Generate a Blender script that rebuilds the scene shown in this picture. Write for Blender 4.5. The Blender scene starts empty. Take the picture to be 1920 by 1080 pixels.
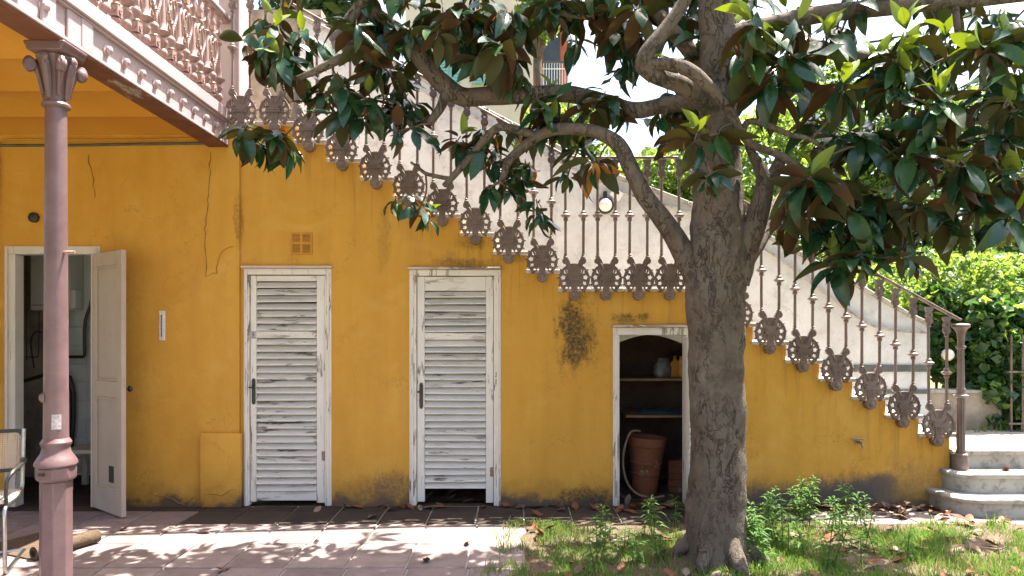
import bpy, bmesh, math, random
import numpy as np
from mathutils import Vector, Matrix, Euler, noise as mnoise
from mathutils.geometry import tessellate_polygon
R = math.radians
random.seed(7)
scene = bpy.context.scene
COL = scene.collection

# ------------------------------------------------------------------ camera
FPX, VPX, HZY = 1307.0, 966.0, 620.0          # focal length, vanishing point and horizon in photo pixels
CAMY, CAMZ = -6.22, 1.56
cd = bpy.data.cameras.new('camera'); cam = bpy.data.objects.new('camera', cd); COL.objects.link(cam)
cam.location = (0, CAMY, CAMZ); cam.rotation_euler = (R(90), 0, 0)
cd.sensor_width = 36; cd.lens = FPX / 1920 * 36
cd.shift_x = -(VPX - 960) / 1920; cd.shift_y = (HZY - 540) / 1920
cd.clip_end = 2000; cd.clip_start = .05
scene.camera = cam
# ------------------------------------------------------------------ world, sun, exposure
SUN = Vector((.31, .19, 1)).normalized()
world = bpy.data.worlds.new('World'); scene.world = world; world.use_nodes = True
wn = world.node_tree.nodes; wl = world.node_tree.links
bg = wn['Background']; sky = wn.new('ShaderNodeTexSky'); sky.sky_type = 'NISHITA'; sky.sun_disc = False
sky.sun_elevation = math.asin(SUN.z); sky.sun_rotation = math.atan2(SUN.x, SUN.y)
sky.air_density = 1.0; sky.dust_density = 5.0; sky.ozone_density = 1.0
wl.new(sky.outputs[0], bg.inputs[0]); bg.inputs[1].default_value = .105
sd = bpy.data.lights.new('sun', 'SUN'); so = bpy.data.objects.new('sun', sd); COL.objects.link(so)
sd.energy = 5.0; sd.angle = R(.5); sd.color = (1, .95, .87)
so.rotation_euler = SUN.to_track_quat('Z', 'Y').to_euler(); so.location = (3, 3, 12)
scene.view_settings.view_transform = 'Standard'; scene.view_settings.look = 'None'
scene.view_settings.exposure = 2.35; scene.view_settings.gamma = 1
scene.view_settings.use_curve_mapping = False
scene.render.engine = 'CYCLES'
scene.cycles.max_bounces = 10; scene.cycles.diffuse_bounces = 5; scene.cycles.transmission_bounces = 6
scene.cycles.sample_clamp_indirect = 6

# ------------------------------------------------------------------ helpers: pixels, objects, meshes
def P(px, py, y):
    s = FPX / (y - CAMY)
    return Vector(((px - VPX) / s, y, CAMZ + (HZY - py) / s))
def WX(px): return (px - VPX) / 210.0
def WZ(py): return CAMZ + (HZY - py) / 210.0
def GP(px, py):
    d = FPX * CAMZ / (py - HZY)
    return Vector(((px - VPX) * d / FPX, CAMY + d, 0))

WM = {}
def link(o, parent=None, mw=None):
    COL.objects.link(o)
    mw = mw if mw is not None else Matrix.Identity(4)
    if parent is not None:
        o.parent = parent; o.matrix_parent_inverse = WM[parent.name].inverted()
    o.matrix_basis = mw
    WM[o.name] = mw.copy()
    return o
def tag(o, label=None, cat=None, group=None, kind=None):
    if label: o['label'] = label
    if cat: o['category'] = cat
    if group: o['group'] = group
    if kind: o['kind'] = kind
    return o
def thing(name, loc, label, cat, group=None, kind=None, rz=0):
    o = bpy.data.objects.new(name, None); o.empty_display_size = .1
    link(o, None, Matrix.Translation(Vector(loc)) @ Matrix.Rotation(rz, 4, 'Z'))
    return tag(o, label, cat, group, kind)
def inst(name, me, parent=None, mw=None):
    return link(bpy.data.objects.new(name, me), parent, mw)

class MB:
    def __init__(s): s.v = []; s.f = []; s.m = []; s.mi = 0
    def add(s, v, f, M=None):
        b = len(s.v)
        s.v += [tuple(M @ Vector(p)) for p in v] if M is not None else [tuple(p) for p in v]
        s.f += [tuple(i + b for i in q) for q in f]; s.m += [s.mi] * len(f); return s
    def box(s, x0, y0, z0, x1, y1, z1, M=None):
        v = [(x0,y0,z0),(x1,y0,z0),(x1,y1,z0),(x0,y1,z0),(x0,y0,z1),(x1,y0,z1),(x1,y1,z1),(x0,y1,z1)]
        return s.add(v, [(0,3,2,1),(4,5,6,7),(0,1,5,4),(1,2,6,5),(2,3,7,6),(3,0,4,7)], M)
    def lathe(s, prof, n=16, M=None, flute=0, rot=0):
        v = []; f = []
        for (r, z) in prof:
            for i in range(n):
                a = 2*math.pi*i/n + rot; rr = r*(1 - flute*(i % 2))
                v.append((rr*math.cos(a), rr*math.sin(a), z))
        k = len(prof)
        for j in range(k-1):
            for i in range(n):
                i2 = (i+1) % n; f.append((j*n+i, j*n+i2, (j+1)*n+i2, (j+1)*n+i))
        f.append(tuple(range(n))[::-1]); f.append(tuple((k-1)*n+i for i in range(n)))
        return s.add(v, f, M)
    def tube(s, pts, rad, n=8, caps=True, M=None, wob=0, seed=0):
        pts = [Vector(p) for p in pts]; k = len(pts)
        rad = rad if hasattr(rad, '__len__') else [rad]*k
        v = []; f = []; up = None
        for j, p in enumerate(pts):
            t = (pts[min(j+1, k-1)] - pts[max(j-1, 0)]).normalized()
            if up is None:
                up = t.orthogonal().normalized()
            else:
                up = (up - t*up.dot(t)); up = up.normalized() if up.length > 1e-6 else t.orthogonal().normalized()
            b = t.cross(up)
            for i in range(n):
                a = 2*math.pi*i/n; d = up*math.cos(a) + b*math.sin(a); r = rad[j]
                if wob: r *= 1 + wob*mnoise.noise(p*4.5 + d*1.3 + Vector((seed, 0, 0))) + wob*.5*mnoise.noise(p*14 + d*2.2)
                v.append(p + d*r)
        for j in range(k-1):
            for i in range(n):
                i2 = (i+1) % n; f.append((j*n+i, j*n+i2, (j+1)*n+i2, (j+1)*n+i))
        if caps: f.append(tuple(range(n))[::-1]); f.append(tuple((k-1)*n+i for i in range(n)))
        return s.add(v, f, M)
    def prism(s, outline, holes=(), y0=0., y1=.02, M=None):
        """XZ outline (with holes) given thickness along Y; front face at y0 looks to -Y"""
        loops = [[Vector((p[0], 0, p[1])) for p in l] for l in [outline, *holes]]
        flat = [p for l in loops for p in l]; n = len(flat)
        tris = tessellate_polygon(loops)
        v = [(p.x, y0, p.z) for p in flat] + [(p.x, y1, p.z) for p in flat]; f = []
        for t in tris:
            a, b, c = (flat[i] for i in t)
            cr = (b.x-a.x)*(c.z-a.z) - (b.z-a.z)*(c.x-a.x)
            t = t if cr > 0 else t[::-1]
            f.append(tuple(t)); f.append(tuple(i+n for i in t[::-1]))
        b = 0
        for li, l in enumerate(loops):
            area = sum(l[i].x*l[(i+1) % len(l)].z - l[(i+1) % len(l)].x*l[i].z for i in range(len(l)))
            ccw = (area > 0) == (li == 0)
            for i in range(len(l)):
                i2 = (i+1) % len(l); q = (b+i, b+i+n, b+i2+n, b+i2)
                f.append(q if ccw else q[::-1])
            b += len(l)
        return s.add(v, f, M)
    def mesh(s, name, mats, bevel=0, smooth=35, seg=1):
        me = bpy.data.meshes.new(name); me.from_pydata(s.v, [], s.f)
        for m in (mats if isinstance(mats, (list, tuple)) else [mats]): me.materials.append(m)
        if any(s.m): me.polygons.foreach_set('material_index', s.m)
        if bevel:
            bm = bmesh.new(); bm.from_mesh(me)
            es = [e for e in bm.edges if len(e.link_faces) == 2 and e.calc_face_angle(0) > R(40)]
            bmesh.ops.bevel(bm, geom=es, offset=bevel, segments=seg, affect='EDGES', profile=.5, clamp_overlap=True)
            bm.to_mesh(me); bm.free()
        if smooth:
            me.polygons.foreach_set('use_smooth', [True]*len(me.polygons)); me.set_sharp_from_angle(angle=R(smooth))
        me.update(); return me
    def build(s, name, mats, parent=None, mw=None, bevel=0, smooth=35, seg=1):
        return inst(name, s.mesh(name, mats, bevel, smooth, seg), parent, mw)
def T(x, y, z, rz=0, rx=0, ry=0, sc=1):
    return Matrix.Translation((x, y, z)) @ Euler((rx, ry, rz)).to_matrix().to_4x4() @ Matrix.Scale(sc, 4)
def spline(pts, rad, sub=5):
    """Catmull-Rom through points and radii"""
    pts = [Vector(p) for p in pts]; op = []; orr = []
    n = len(pts)
    for i in range(n-1):
        a, b, c, d = pts[max(i-1,0)], pts[i], pts[i+1], pts[min(i+2,n-1)]
        for k in range(sub):
            t = k/sub
            op.append(.5*((2*b) + (c-a)*t + (2*a-5*b+4*c-d)*t*t + (3*b-a-3*c+d)*t**3)); orr.append(rad[i]*(1-t)+rad[i+1]*t)
    op.append(pts[-1]); orr.append(rad[-1]); return op, orr
def circ(cx, cz, r, n=16, a0=0): return [(cx+r*math.cos(a0+2*math.pi*i/n), cz+r*math.sin(a0+2*math.pi*i/n)) for i in range(n)]

# ------------------------------------------------------------------ materials
class NT:
    def __init__(s, name):
        s.m = bpy.data.materials.new(name); s.m.use_nodes = True; s.n = s.m.node_tree.nodes; s.l = s.m.node_tree.links
        s.b = s.n['Principled BSDF']; s.pos = s.n.new('ShaderNodeNewGeometry').outputs['Position']
        s.obj = None
    def set(s, sock, v):
        if isinstance(v, bpy.types.NodeSocket): s.l.new(v, sock)
        elif isinstance(v, (tuple, list)) and len(v) == 3 and sock.type == 'RGBA': sock.default_value = (*v, 1)
        else: sock.default_value = v
    def node(s, t, **kw):
        n = s.n.new(t)
        for k, v in kw.items(): setattr(n, k, v)
        return n
    def vec(s, scale=(1,1,1), v=None):
        n = s.node('ShaderNodeVectorMath', operation='MULTIPLY'); s.set(n.inputs[0], v or s.pos); n.inputs[1].default_value = scale; return n.outputs[0]
    def objco(s): return s.node('ShaderNodeTexCoord').outputs['Object']
    def noise(s, scale, detail=4, rough=.55, v=None, dist=0):
        n = s.node('ShaderNodeTexNoise'); s.set(n.inputs['Vector'], v or s.pos)
        n.inputs['Scale'].default_value = scale; n.inputs['Detail'].default_value = detail; n.inputs['Roughness'].default_value = rough
        n.inputs['Distortion'].default_value = dist; return n.outputs[0]
    def voro(s, scale, v=None, feature='F1'):
        n = s.node('ShaderNodeTexVoronoi', feature=feature); s.set(n.inputs['Vector'], v or s.pos); n.inputs['Scale'].default_value = scale; return n.outputs['Distance']
    def mr(s, x, a, b, c=0., d=1.):
        n = s.node('ShaderNodeMapRange'); s.set(n.inputs[0], x)
        for i, q in enumerate((a, b, c, d)): n.inputs[i+1].default_value = q
        return n.outputs[0]
    def math(s, op, a, b=0.):
        n = s.node('ShaderNodeMath', operation=op); s.set(n.inputs[0], a); s.set(n.inputs[1], b); return n.outputs[0]
    def mix(s, f, a, b, mode='MIX'):
        n = s.node('ShaderNodeMix', data_type='RGBA', blend_type=mode); s.set(n.inputs[0], f); s.set(n.inputs[6], a); s.set(n.inputs[7], b); return n.outputs[2]
    def rnd(s): return s.node('ShaderNodeObjectInfo').outputs['Random']
    def bump(s, h, strength=.3, dist=.01):
        n = s.node('ShaderNodeBump'); s.set(n.inputs['Height'], h); n.inputs['Strength'].default_value = strength; n.inputs['Distance'].default_value = dist
        s.l.new(n.outputs[0], s.b.inputs['Normal'])
    def fin(s, col, rough=.7, spec=.5, metal=0.):
        s.set(s.b.inputs['Base Color'], col); s.set(s.b.inputs['Roughness'], rough); s.b.inputs['Specular IOR Level'].default_value = spec
        s.b.inputs['Metallic'].default_value = metal; return s.m
def simple(name, c1, c2=None, scale=8, rough=.6, spec=.5, bump=.15, bscale=60, metal=0., dist=.004, local=False):
    t = NT(name); v = t.objco() if local else None
    f = t.mr(t.noise(scale, 5, .6, v), .35, .65); c2 = c2 or tuple(x*.75 for x in c1)
    if bump: t.bump(t.noise(bscale, 4, .6, v), bump, dist)
    return t.fin(t.mix(f, c1, c2), rough, spec, metal)

def ochre(name, stains):
    t = NT(name)
    big = t.mr(t.noise(.9, 5, .6), .3, .7); fine = t.mr(t.noise(7, 6, .65), .3, .72)
    streak = t.mr(t.noise(1.0, 5, .6, t.vec((6, 6, .7))), .35, .75)
    c = t.mix(big, (.585, .312, .046), (.53, .272, .038))
    c = t.mix(t.math('MULTIPLY', fine, .55), c, (.63, .345, .065))
    c = t.mix(t.math('MULTIPLY', streak, .35), c, (.40, .185, .026))
    # worn pale rubs and tiny chips
    c = t.mix(t.mr(t.noise(3.2, 7, .75), .66, .78, 0, .4), c, (.70, .44, .13))
    c = t.mix(t.mr(t.voro(33), .075, .04, 0, .55), c, (.25, .13, .04))
    c = t.mix(t.mr(t.noise(1.5, 8, .7, None, .6), .52, .68, 0, .55), c, (.62, .365, .085))
    c = t.mix(t.mr(t.noise(2.6, 8, .72, t.vec((1, 1, .8)), .4), .56, .72, 0, .5), c, (.41, .195, .030))
    rdg = t.mr(t.math('ABSOLUTE', t.math('SUBTRACT', t.noise(1.35, 8, .62), .5)), .0035, 0.)
    hair = t.math('MULTIPLY', rdg, t.mr(t.noise(1.1, 2), .5, .58)); c = t.mix(t.math('MULTIPLY', hair, .6), c, (.20, .10, .03))
    sx = t.node('ShaderNodeSeparateXYZ'); t.l.new(t.pos, sx.inputs[0])
    lu = t.math('SUBTRACT', 3.50-.556*2.12, t.math('MULTIPLY', sx.outputs[0], .556)); ll = t.math('SUBTRACT', 1.87+.556*1.66, t.math('MULTIPLY', sx.outputs[0], .556))
    und = t.math('SUBTRACT', t.math('MAXIMUM', lu, t.math('MINIMUM', ll, 2.02)), sx.outputs[2])
    run = t.math('MULTIPLY', t.mr(und, .75, .08), t.mr(t.noise(1, 7, .7, t.vec((17, 17, 1.1))), .52, .70)); c = t.mix(t.math('MULTIPLY', run, .62), c, (.13, .075, .022))
    nz = t.noise(9, 9, .78, t.vec((1, 1, .55))); nz2 = t.noise(60, 4, .7)
    nn = t.math('ADD', t.math('MULTIPLY', nz, .75), t.math('MULTIPLY', nz2, .25))
    z = t.node('ShaderNodeSeparateXYZ'); t.l.new(t.pos, z.inputs[0])
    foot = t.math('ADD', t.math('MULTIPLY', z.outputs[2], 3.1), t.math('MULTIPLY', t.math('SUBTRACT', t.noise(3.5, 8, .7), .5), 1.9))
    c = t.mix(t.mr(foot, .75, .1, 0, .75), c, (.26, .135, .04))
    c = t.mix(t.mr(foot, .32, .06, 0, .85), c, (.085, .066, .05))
    spk = t.mr(t.noise(34, 7, .75), .34, .60, .15, 1.)
    for (px, py, rx, rz, col, amp, op) in stains:
        d = t.node('ShaderNodeVectorMath', operation='SUBTRACT'); t.l.new(t.pos, d.inputs[0]); d.inputs[1].default_value = (WX(px), 0, WZ(py))
        q = t.vec((210/rx, 0, 210/rz), d.outputs[0]); ln = t.node('ShaderNodeVectorMath', operation='LENGTH'); t.l.new(q, ln.inputs[0])
        v = t.math('ADD', ln.outputs['Value'], t.math('MULTIPLY', t.math('SUBTRACT', nn, .5), amp*1.7))
        c = t.mix(t.math('MULTIPLY', t.mr(v, 1.15, .55, 0, op), spk if amp > 1.5 else 1.), c, col)
    h = t.math('ADD', t.math('MULTIPLY', t.noise(2.2, 4, .5), 2.0), t.math('ADD', t.math('MULTIPLY', t.noise(26, 5, .6), .22), t.math('MULTIPLY', t.noise(190, 3, .6), .06)))
    t.bump(h, .55, .022)
    return t.fin(c, .88, .25)
DK = (.045, .038, .026); GY = (.085, .075, .066); OL = (.12, .075, .018)
M_OCHRE = ochre('ochre_plaster', [
    (1082, 622, 40, 74, OL, 2.6, .8), (1074, 606, 30, 38, DK, 3.0, .9), (1082, 655, 26, 30, DK, 3.0, .85), (1170, 598, 20, 10, DK, 4, .8), (1206, 594, 14, 9, DK, 4, .8),
    (735, 918, 48, 30, GY, 2.6, .8), (700, 935, 70, 24, (.19,.11,.05), 2.4, .6), (1090, 938, 66, 26, DK, 2.4, .9), (1010, 952, 90, 18, GY, 2.2, .8), (985, 948, 50, 12, GY, 2, .7),
    (1500, 955, 200, 52, GY, 1.0, .95), (1600, 935, 100, 48, GY, 1.2, .95), (1650, 908, 36, 24, GY, 1.4, .9), (1700, 930, 60, 55, (.22,.14,.06), 2.2, .6), (1735, 895, 40, 40, (.27,.16,.06), 2.6, .6),
    (868, 492, 60, 8, DK, 3, .7), (845, 482, 18, 12, (.3,.15,.06), 2, .6), (752, 395, 10, 30, OL, 3.6, .6), (885, 455, 30, 12, OL, 3.6, .55), (985, 480, 30, 20, OL, 3.6, .5),
    (450, 410, 7, 50, OL, 3.4, .6), (1690, 860, 34, 24, (.3,.17,.05), 3.4, .5), (720, 450, 12, 70, OL, 4, .35), (700, 300, 14, 40, (.7,.5,.25), 3.6, .4)])
M_CEIL = (lambda t: (t.bump(t.noise(5, 5, .6), .35, .02), t.fin(t.mix(t.mr(t.noise(1.3, 5, .6), .3, .7), (.62, .30, .035), (.53, .235, .026)), .85, .25))[1])(NT('ceiling_ochre'))

def peel(name, base, wood, stretch, amt, dark=(.10, .085, .075)):
    t = NT(name)
    co = t.objco(); rv = t.node('ShaderNodeVectorMath', operation='ADD'); t.l.new(co, rv.inputs[0])
    cx = t.node('ShaderNodeCombineXYZ'); t.l.new(t.math('MULTIPLY', t.rnd(), 37.), cx.inputs[0]); t.l.new(t.math('MULTIPLY', t.rnd(), 11.), cx.inputs[2]); t.l.new(cx.outputs[0], rv.inputs[1])
    v = t.vec(stretch, rv.outputs[0])
    a = t.noise(2.2, 8, .66, v, .3); grain = t.noise(7, 6, .7, t.vec(tuple(q*2.2 if q > 5 else q for q in stretch), rv.outputs[0]))
    mk = t.math('MULTIPLY', t.mr(a, amt, amt+.03), t.mr(t.noise(1.1, 3, .5, rv.outputs[0]), .42, .58))
    w = t.mix(t.mr(grain, .35, .65), wood, dark)
    p = t.mix(t.mr(t.noise(5, 6, .6, rv.outputs[0]), .4, .8), base, tuple(q*.86 for q in base))
    p = t.mix(t.mr(t.noise(30, 4, .7, v), .62, .75, 0, .22), p, tuple(q*.55 for q in base))
    hh = t.math('ADD', t.math('MULTIPLY', mk, -1.), t.math('MULTIPLY', grain, .4))
    t.bump(hh, .6, .0035)
    return t.fin(t.mix(mk, p, w), .6, .35)
M_SLAT = peel('peeling_slat_paint', (.70, .655, .58), (.27, .205, .155), (1.6, 9, 9), .565)
M_STILE = peel('peeling_stile_paint', (.74, .69, .605), (.29, .225, .175), (9, 9, 1.5), .56)
M_RAIL = peel('peeling_rail_paint', (.72, .67, .59), (.27, .21, .165), (1.6, 11, 11), .53)
M_FRAME = peel('cream_frame_paint', (.58, .53, .45), (.32, .28, .23), (12, 12, 1.2), .62)
M_DOOR = peel('cream_door_paint', (.42, .34, .265), (.30, .22, .16), (9, 9, 1.0), .66, (.2, .14, .1))
M_IRON = (lambda t: (t.bump(t.noise(90, 5, .6), .3, .003), t.fin(t.mix(t.mr(t.noise(16, 8, .72), .56, .70, 0, .8), t.mix(t.math('ADD', t.math('MULTIPLY', t.rnd(), .5), t.mr(t.noise(4, 6, .65), .42, .62, 0, .6)), (.20, .145, .125), (.125, .085, .066)), (.11, .055, .032)), t.mr(t.noise(20, 4), .3, .7, .42, .65), .45))[1])(NT('railing_iron_paint'))
M_MAUVE = (lambda t: (t.bump(t.math('ADD', t.noise(70, 5, .6), t.noise(6, 4)), .22, .004), t.fin(t.mix(t.mr(t.noise(30, 7, .75), .68, .74, 0, .75), t.mix(t.mr(t.noise(2.6, 9, .72), .38, .66), (.155, .093, .094), (.095, .056, .055)), (.065, .034, .026)), t.mr(t.noise(14, 4), .3, .7, .3, .5), .5))[1])(NT('mauve_column_paint'))
M_BEAM = (lambda t: (t.bump(t.noise(60, 5, .6), .2, .004), t.fin(t.mix(t.mr(t.noise(5, 7, .7), .63, .72, 0, .6), t.mix(t.mr(t.noise(2.1, 5), .3, .7), (.40, .31, .305), (.33, .25, .25)), (.18, .10, .085)), .5, .45))[1])(NT('lilac_beam_paint'))
M_BALU = simple('balustrade_paint', (.29, .185, .165), (.23, .14, .12), 9, .5, .45, .2, 80)
M_SOFFIT = (lambda t: t.fin(t.mix(t.mr(t.noise(2.1, 7, .7, t.vec((2.2, .7, 1))), .60, .66), t.mix(t.mr(t.noise(9, 5), .35, .65), (.17, .065, .032), (.12, .048, .028)), (.33, .29, .24)), .8, .25))(NT('rusty_soffit'))
def plaster_white():
    t = NT('old_white_plaster')
    c = t.mix(t.mr(t.noise(1.6, 7, .7), .35, .7), (.60, .60, .585), (.46, .455, .435))
    c = t.mix(t.mr(t.noise(4, 9, .74), .50, .72, 0, .75), c, (.32, .295, .26))
    c = t.mix(t.mr(t.noise(22, 6, .7), .64, .74, 0, .6), c, (.22, .19, .155))
    c = t.mix(t.math('MULTIPLY', t.mr(t.math('ABSOLUTE', t.math('SUBTRACT', t.noise(1.7, 6, .6), .5)), .006, 0., 0, .7), t.mr(t.noise(1.2, 2), .45, .55)), c, (.32, .25, .17))
    t.bump(t.math('ADD', t.noise(9, 6, .65), t.math('MULTIPLY', t.noise(60, 4), .3)), .5, .02)
    return t.fin(c, .9, .2)
M_WPLAST = plaster_white()
M_TAN = simple('old_tan_plaster', (.36, .30, .23), (.17, .135, .10), 3.2, .9, .2, .6, 12, dist=.02)
M_STONE = (lambda t: (t.bump(t.noise(34, 6, .65), .35, .008), t.fin(t.mix(t.mr(t.noise(9, 8, .72), .5, .66, 0, .75), t.mix(t.mr(t.noise(2.4, 6), .3, .7), (.40, .375, .33), (.29, .275, .24)), (.10, .085, .06)), .85, .25))[1])(NT('grey_step_stone'))
M_TREAD = (lambda t: (t.bump(t.noise(34, 6, .65), .3, .006), t.fin(t.mix(t.mr(t.noise(12, 8, .72), .5, .66, 0, .7), (.50, .44, .37), (.24, .155, .09)), .8, .25))[1])(NT('tread_stone'))
def tile_mat(name, a, b, dirt, rough=.75, spec=.3):
    t = NT(name); co = t.pos
    c = t.mix(t.rnd(), a, b)
    c = t.mix(t.mr(t.noise(5, 8, .7), .42, .68, 0, .7), c, dirt)
    c = t.mix(t.mr(t.noise(38, 5, .7), .6, .75, 0, .5), c, tuple(q*.5 for q in dirt))
    t.bump(t.math('ADD', t.noise(7, 6, .6), t.math('MULTIPLY', t.noise(90, 4), .3)), .3, .008)
    return t.fin(c, rough, spec)
M_PAVE = tile_mat('pink_paver', (.25, .195, .18), (.175, .134, .125), (.095, .074, .066))
M_DARK = tile_mat('dark_tile', (.050, .040, .033), (.034, .029, .025), (.075, .052, .038), .9, .1)
M_GROUT = simple('grey_grout', (.36, .335, .30), (.24, .22, .19), 12, .9, .2, .4, 60)
M_SOIL = simple('garden_soil', (.14, .10, .07), (.075, .055, .038), 9, .95, .1, .8, 40, dist=.02)
M_BARK = None
def bark():
    t = NT('magnolia_bark')
    v = t.vec((1, 1, .26)); w = t.node('ShaderNodeVectorMath', operation='ADD'); t.l.new(v, w.inputs[0])
    nzc = t.node('ShaderNodeTexNoise'); nzc.inputs['Scale'].default_value = 6; t.l.new(t.pos, nzc.inputs['Vector']); nzc.inputs['Detail'].default_value = 5
    k = t.node('ShaderNodeVectorMath', operation='SCALE'); t.l.new(nzc.outputs['Color'], k.inputs[0]); k.inputs[3].default_value = .16; t.l.new(k.outputs[0], w.inputs[1])
    def ridge(sc, wd, det): return t.mr(t.math('ABSOLUTE', t.math('SUBTRACT', t.noise(sc, det, .6, w.outputs[0]), .5)), wd, 0.)
    crack = t.math('MULTIPLY', ridge(7, .016, 5), t.mr(t.noise(3.1, 3, .6), .42, .58)); cr2 = t.math('MULTIPLY', ridge(17, .03, 5), t.mr(t.noise(6, 3), .42, .6))
    c = t.mix(t.mr(t.noise(3.5, 7, .7), .32, .7), (.145, .116, .088), (.085, .065, .048))
    c = t.mix(t.mr(t.noise(16, 7, .72), .5, .7, 0, .75), c, (.16, .128, .095))
    c = t.mix(t.mr(t.noise(2.2, 9, .75), .56, .66, 0, .55), c, (.20, .18, .14))
    c = t.mix(t.math('MULTIPLY', crack, .6), c, (.035, .025, .018)); c = t.mix(t.math('MULTIPLY', cr2, .5), c, (.05, .035, .025))
    h = t.math('ADD', t.math('MULTIPLY', t.math('ADD', crack, t.math('MULTIPLY', cr2, .5)), -1.), t.math('ADD', t.noise(11, 8, .7), t.math('MULTIPLY', t.noise(50, 5, .7), .4)))
    t.bump(h, .9, .018)
    return t.fin(c, .9, .2)
M_BARK = bark()
M_TWIG = simple('twig_bark', (.15, .105, .072), (.09, .062, .042), 14, .85, .2, .5, 70)

def leafmat(name, a, b, rough, spec, trans, tw, scale=9, glossvar=True, vein=True):
    t = NT(name)
    f = t.mr(t.noise(scale, 4, .6), .3, .7)
    c = t.mix(f, a, b)
    t.fin(c, t.mr(t.noise(17, 3), .3, .7, rough*.8, rough*1.35) if glossvar else rough, spec)
    tr = t.node('ShaderNodeBsdfTranslucent'); t.set(tr.inputs[0], trans)
    mx = t.node('ShaderNodeMixShader'); mx.inputs[0].default_value = tw
    out = t.n['Material Output']; t.l.new(t.b.outputs[0], mx.inputs[1]); t.l.new(tr.outputs[0], mx.inputs[2]); t.l.new(mx.outputs[0], out.inputs[0])
    if vein: t.bump(t.noise(40, 3), .12, .003)
    return t.m
L_TOP = leafmat('leaf_glossy_green', (.013, .048, .023), (.026, .072, .024), .23, .5, (.09, .24, .02), .18)
L_TOP2 = leafmat('leaf_mid_green', (.026, .072, .020), (.042, .098, .022), .28, .4, (.12, .28, .03), .2)
L_RUST = leafmat('leaf_rust_underside', (.105, .052, .020), (.068, .040, .018), .6, .3, (.60, .27, .035), .36)
L_OLIV = leafmat('leaf_olive_underside', (.078, .072, .026), (.055, .060, .020), .6, .3, (.34, .33, .05), .3)
L_YTOP = leafmat('young_leaf_yellow_green', (.24, .29, .045), (.17, .27, .045), .4, .45, (.55, .62, .08), .42)
L_YEL = leafmat('backlit_leaf_orange', (.46, .21, .025), (.34, .15, .02), .5, .4, (.8, .36, .03), .35)  # backlight glow of leaf undersides put into an orange base colour
LEAFMATS = [L_TOP, L_RUST, L_TOP2, L_OLIV, L_YTOP, L_YEL]
M_GRASS = leafmat('grass_blade', (.075, .165, .022), (.115, .195, .03), .5, .35, (.22, .38, .05), .35, 3, False, False)
M_DRYG = leafmat('dry_grass_blade', (.30, .25, .11), (.20, .18, .07), .6, .3, (.4, .34, .12), .3, 3, False, False)
M_WEED = leafmat('weed_leaf', (.070, .150, .026), (.050, .115, .024), .6, .2, (.22, .42, .06), .32, 5, False, False)
M_IVY = leafmat('ivy_leaf', (.036, .088, .024), (.022, .060, .020), .4, .45, (.12, .28, .03), .22, 3, False, False)
M_IVYB = leafmat('ivy_bright_leaf', (.15, .235, .036), (.10, .19, .03), .45, .4, (.42, .56, .07), .36, 2, False, False)
M_BGL = leafmat('background_leaf', (.115, .185, .032), (.06, .12, .022), .5, .35, (.36, .50, .07), .4, .9, False, False)
M_BGD = leafmat('background_dark_leaf', (.035, .068, .020), (.022, .05, .016), .5, .35, (.08, .17, .03), .25, .9, False, False)
def dry(name, a, b): return leafmat(name, a, b, .6, .3, tuple(min(1, q*1.6) for q in a), .15, 12, False, True)
M_DRY = [dry('dry_leaf_brown', (.17, .095, .055), (.10, .055, .033)), dry('dry_leaf_rust', (.22, .085, .036), (.14, .055, .025)), dry('dry_leaf_grey', (.26, .195, .155), (.17, .12, .09))]
M_BLACK = simple('black_metal', (.018, .017, .016), (.03, .026, .022), 30, .45, .5, .1)
M_RUSTM = simple('rusted_metal', (.22, .09, .045), (.35, .30, .26), 60, .7, .4, .3)
M_CHROME = simple('worn_chrome', (.55, .55, .54), (.42, .41, .40), 30, .28, .5, .05, metal=1.)
M_TERRA = (lambda t: (t.bump(t.noise(50, 5), .3, .004), t.fin(t.mix(t.mr(t.noise(9, 7, .7), .60, .68, 0, .75), t.mix(t.mr(t.noise(5, 6), .35, .65), (.22, .085, .042), (.16, .058, .03)), (.34, .28, .22)), .85, .2))[1])(NT('terracotta'))
M_WHITE = simple('white_enamel', (.75, .75, .72), (.68, .68, .66), 4, .3, .5, .03)
M_TILEW = simple('pale_wall_tile', (.76, .82, .82), (.62, .68, .68), 5, .3, .5, .05)
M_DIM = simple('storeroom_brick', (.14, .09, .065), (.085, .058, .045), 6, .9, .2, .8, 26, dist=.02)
M_WOOD = simple('old_shelf_wood', (.30, .19, .10), (.18, .11, .06), 8, .7, .3, .3, 40)
M_OCHP = simple('ochre_painted_iron', (.50, .235, .03), (.44, .2, .025), 6, .7, .3, .2)
M_BRICK = simple('far_red_brick', (.40, .13, .075), (.30, .10, .06), 6, .85, .2, .5, 14)
M_CREAM = simple('far_cream_wall', (.62, .54, .42), (.54, .47, .37), 1.5, .85, .2, .2, 14)
M_TEAL = simple('far_teal_shutter', (.22, .46, .44), (.18, .40, .38), 3, .6, .3, .1)
M_GLOBE = simple('opal_glass', (.78, .74, .66), (.72, .68, .60), 5, .3, .5, 0)
M_MAT = simple('coir_mat', (.16, .11, .07), (.09, .062, .042), 60, .95, .1, 1., 240, dist=.01)
M_CANE = simple('cane_webbing', (.58, .45, .30), (.5, .38, .25), 30, .6, .35, .2)
M_GREYP = simple('grey_pipe', (.09, .095, .09), (.06, .063, .06), 9, .5, .4, .1)
M_STICK = simple('grey_sticker', (.45, .42, .42), (.25, .22, .22), 45, .7, .3, .1)
M_THERM = simple('white_plastic', (.72, .70, .66), (.6, .58, .55), 50, .5, .4, .1)
M_BLUE = simple('blue_plastic_sheet', (.08, .16, .18), (.05, .10, .12), 20, .5, .4, .4, 40)
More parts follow.
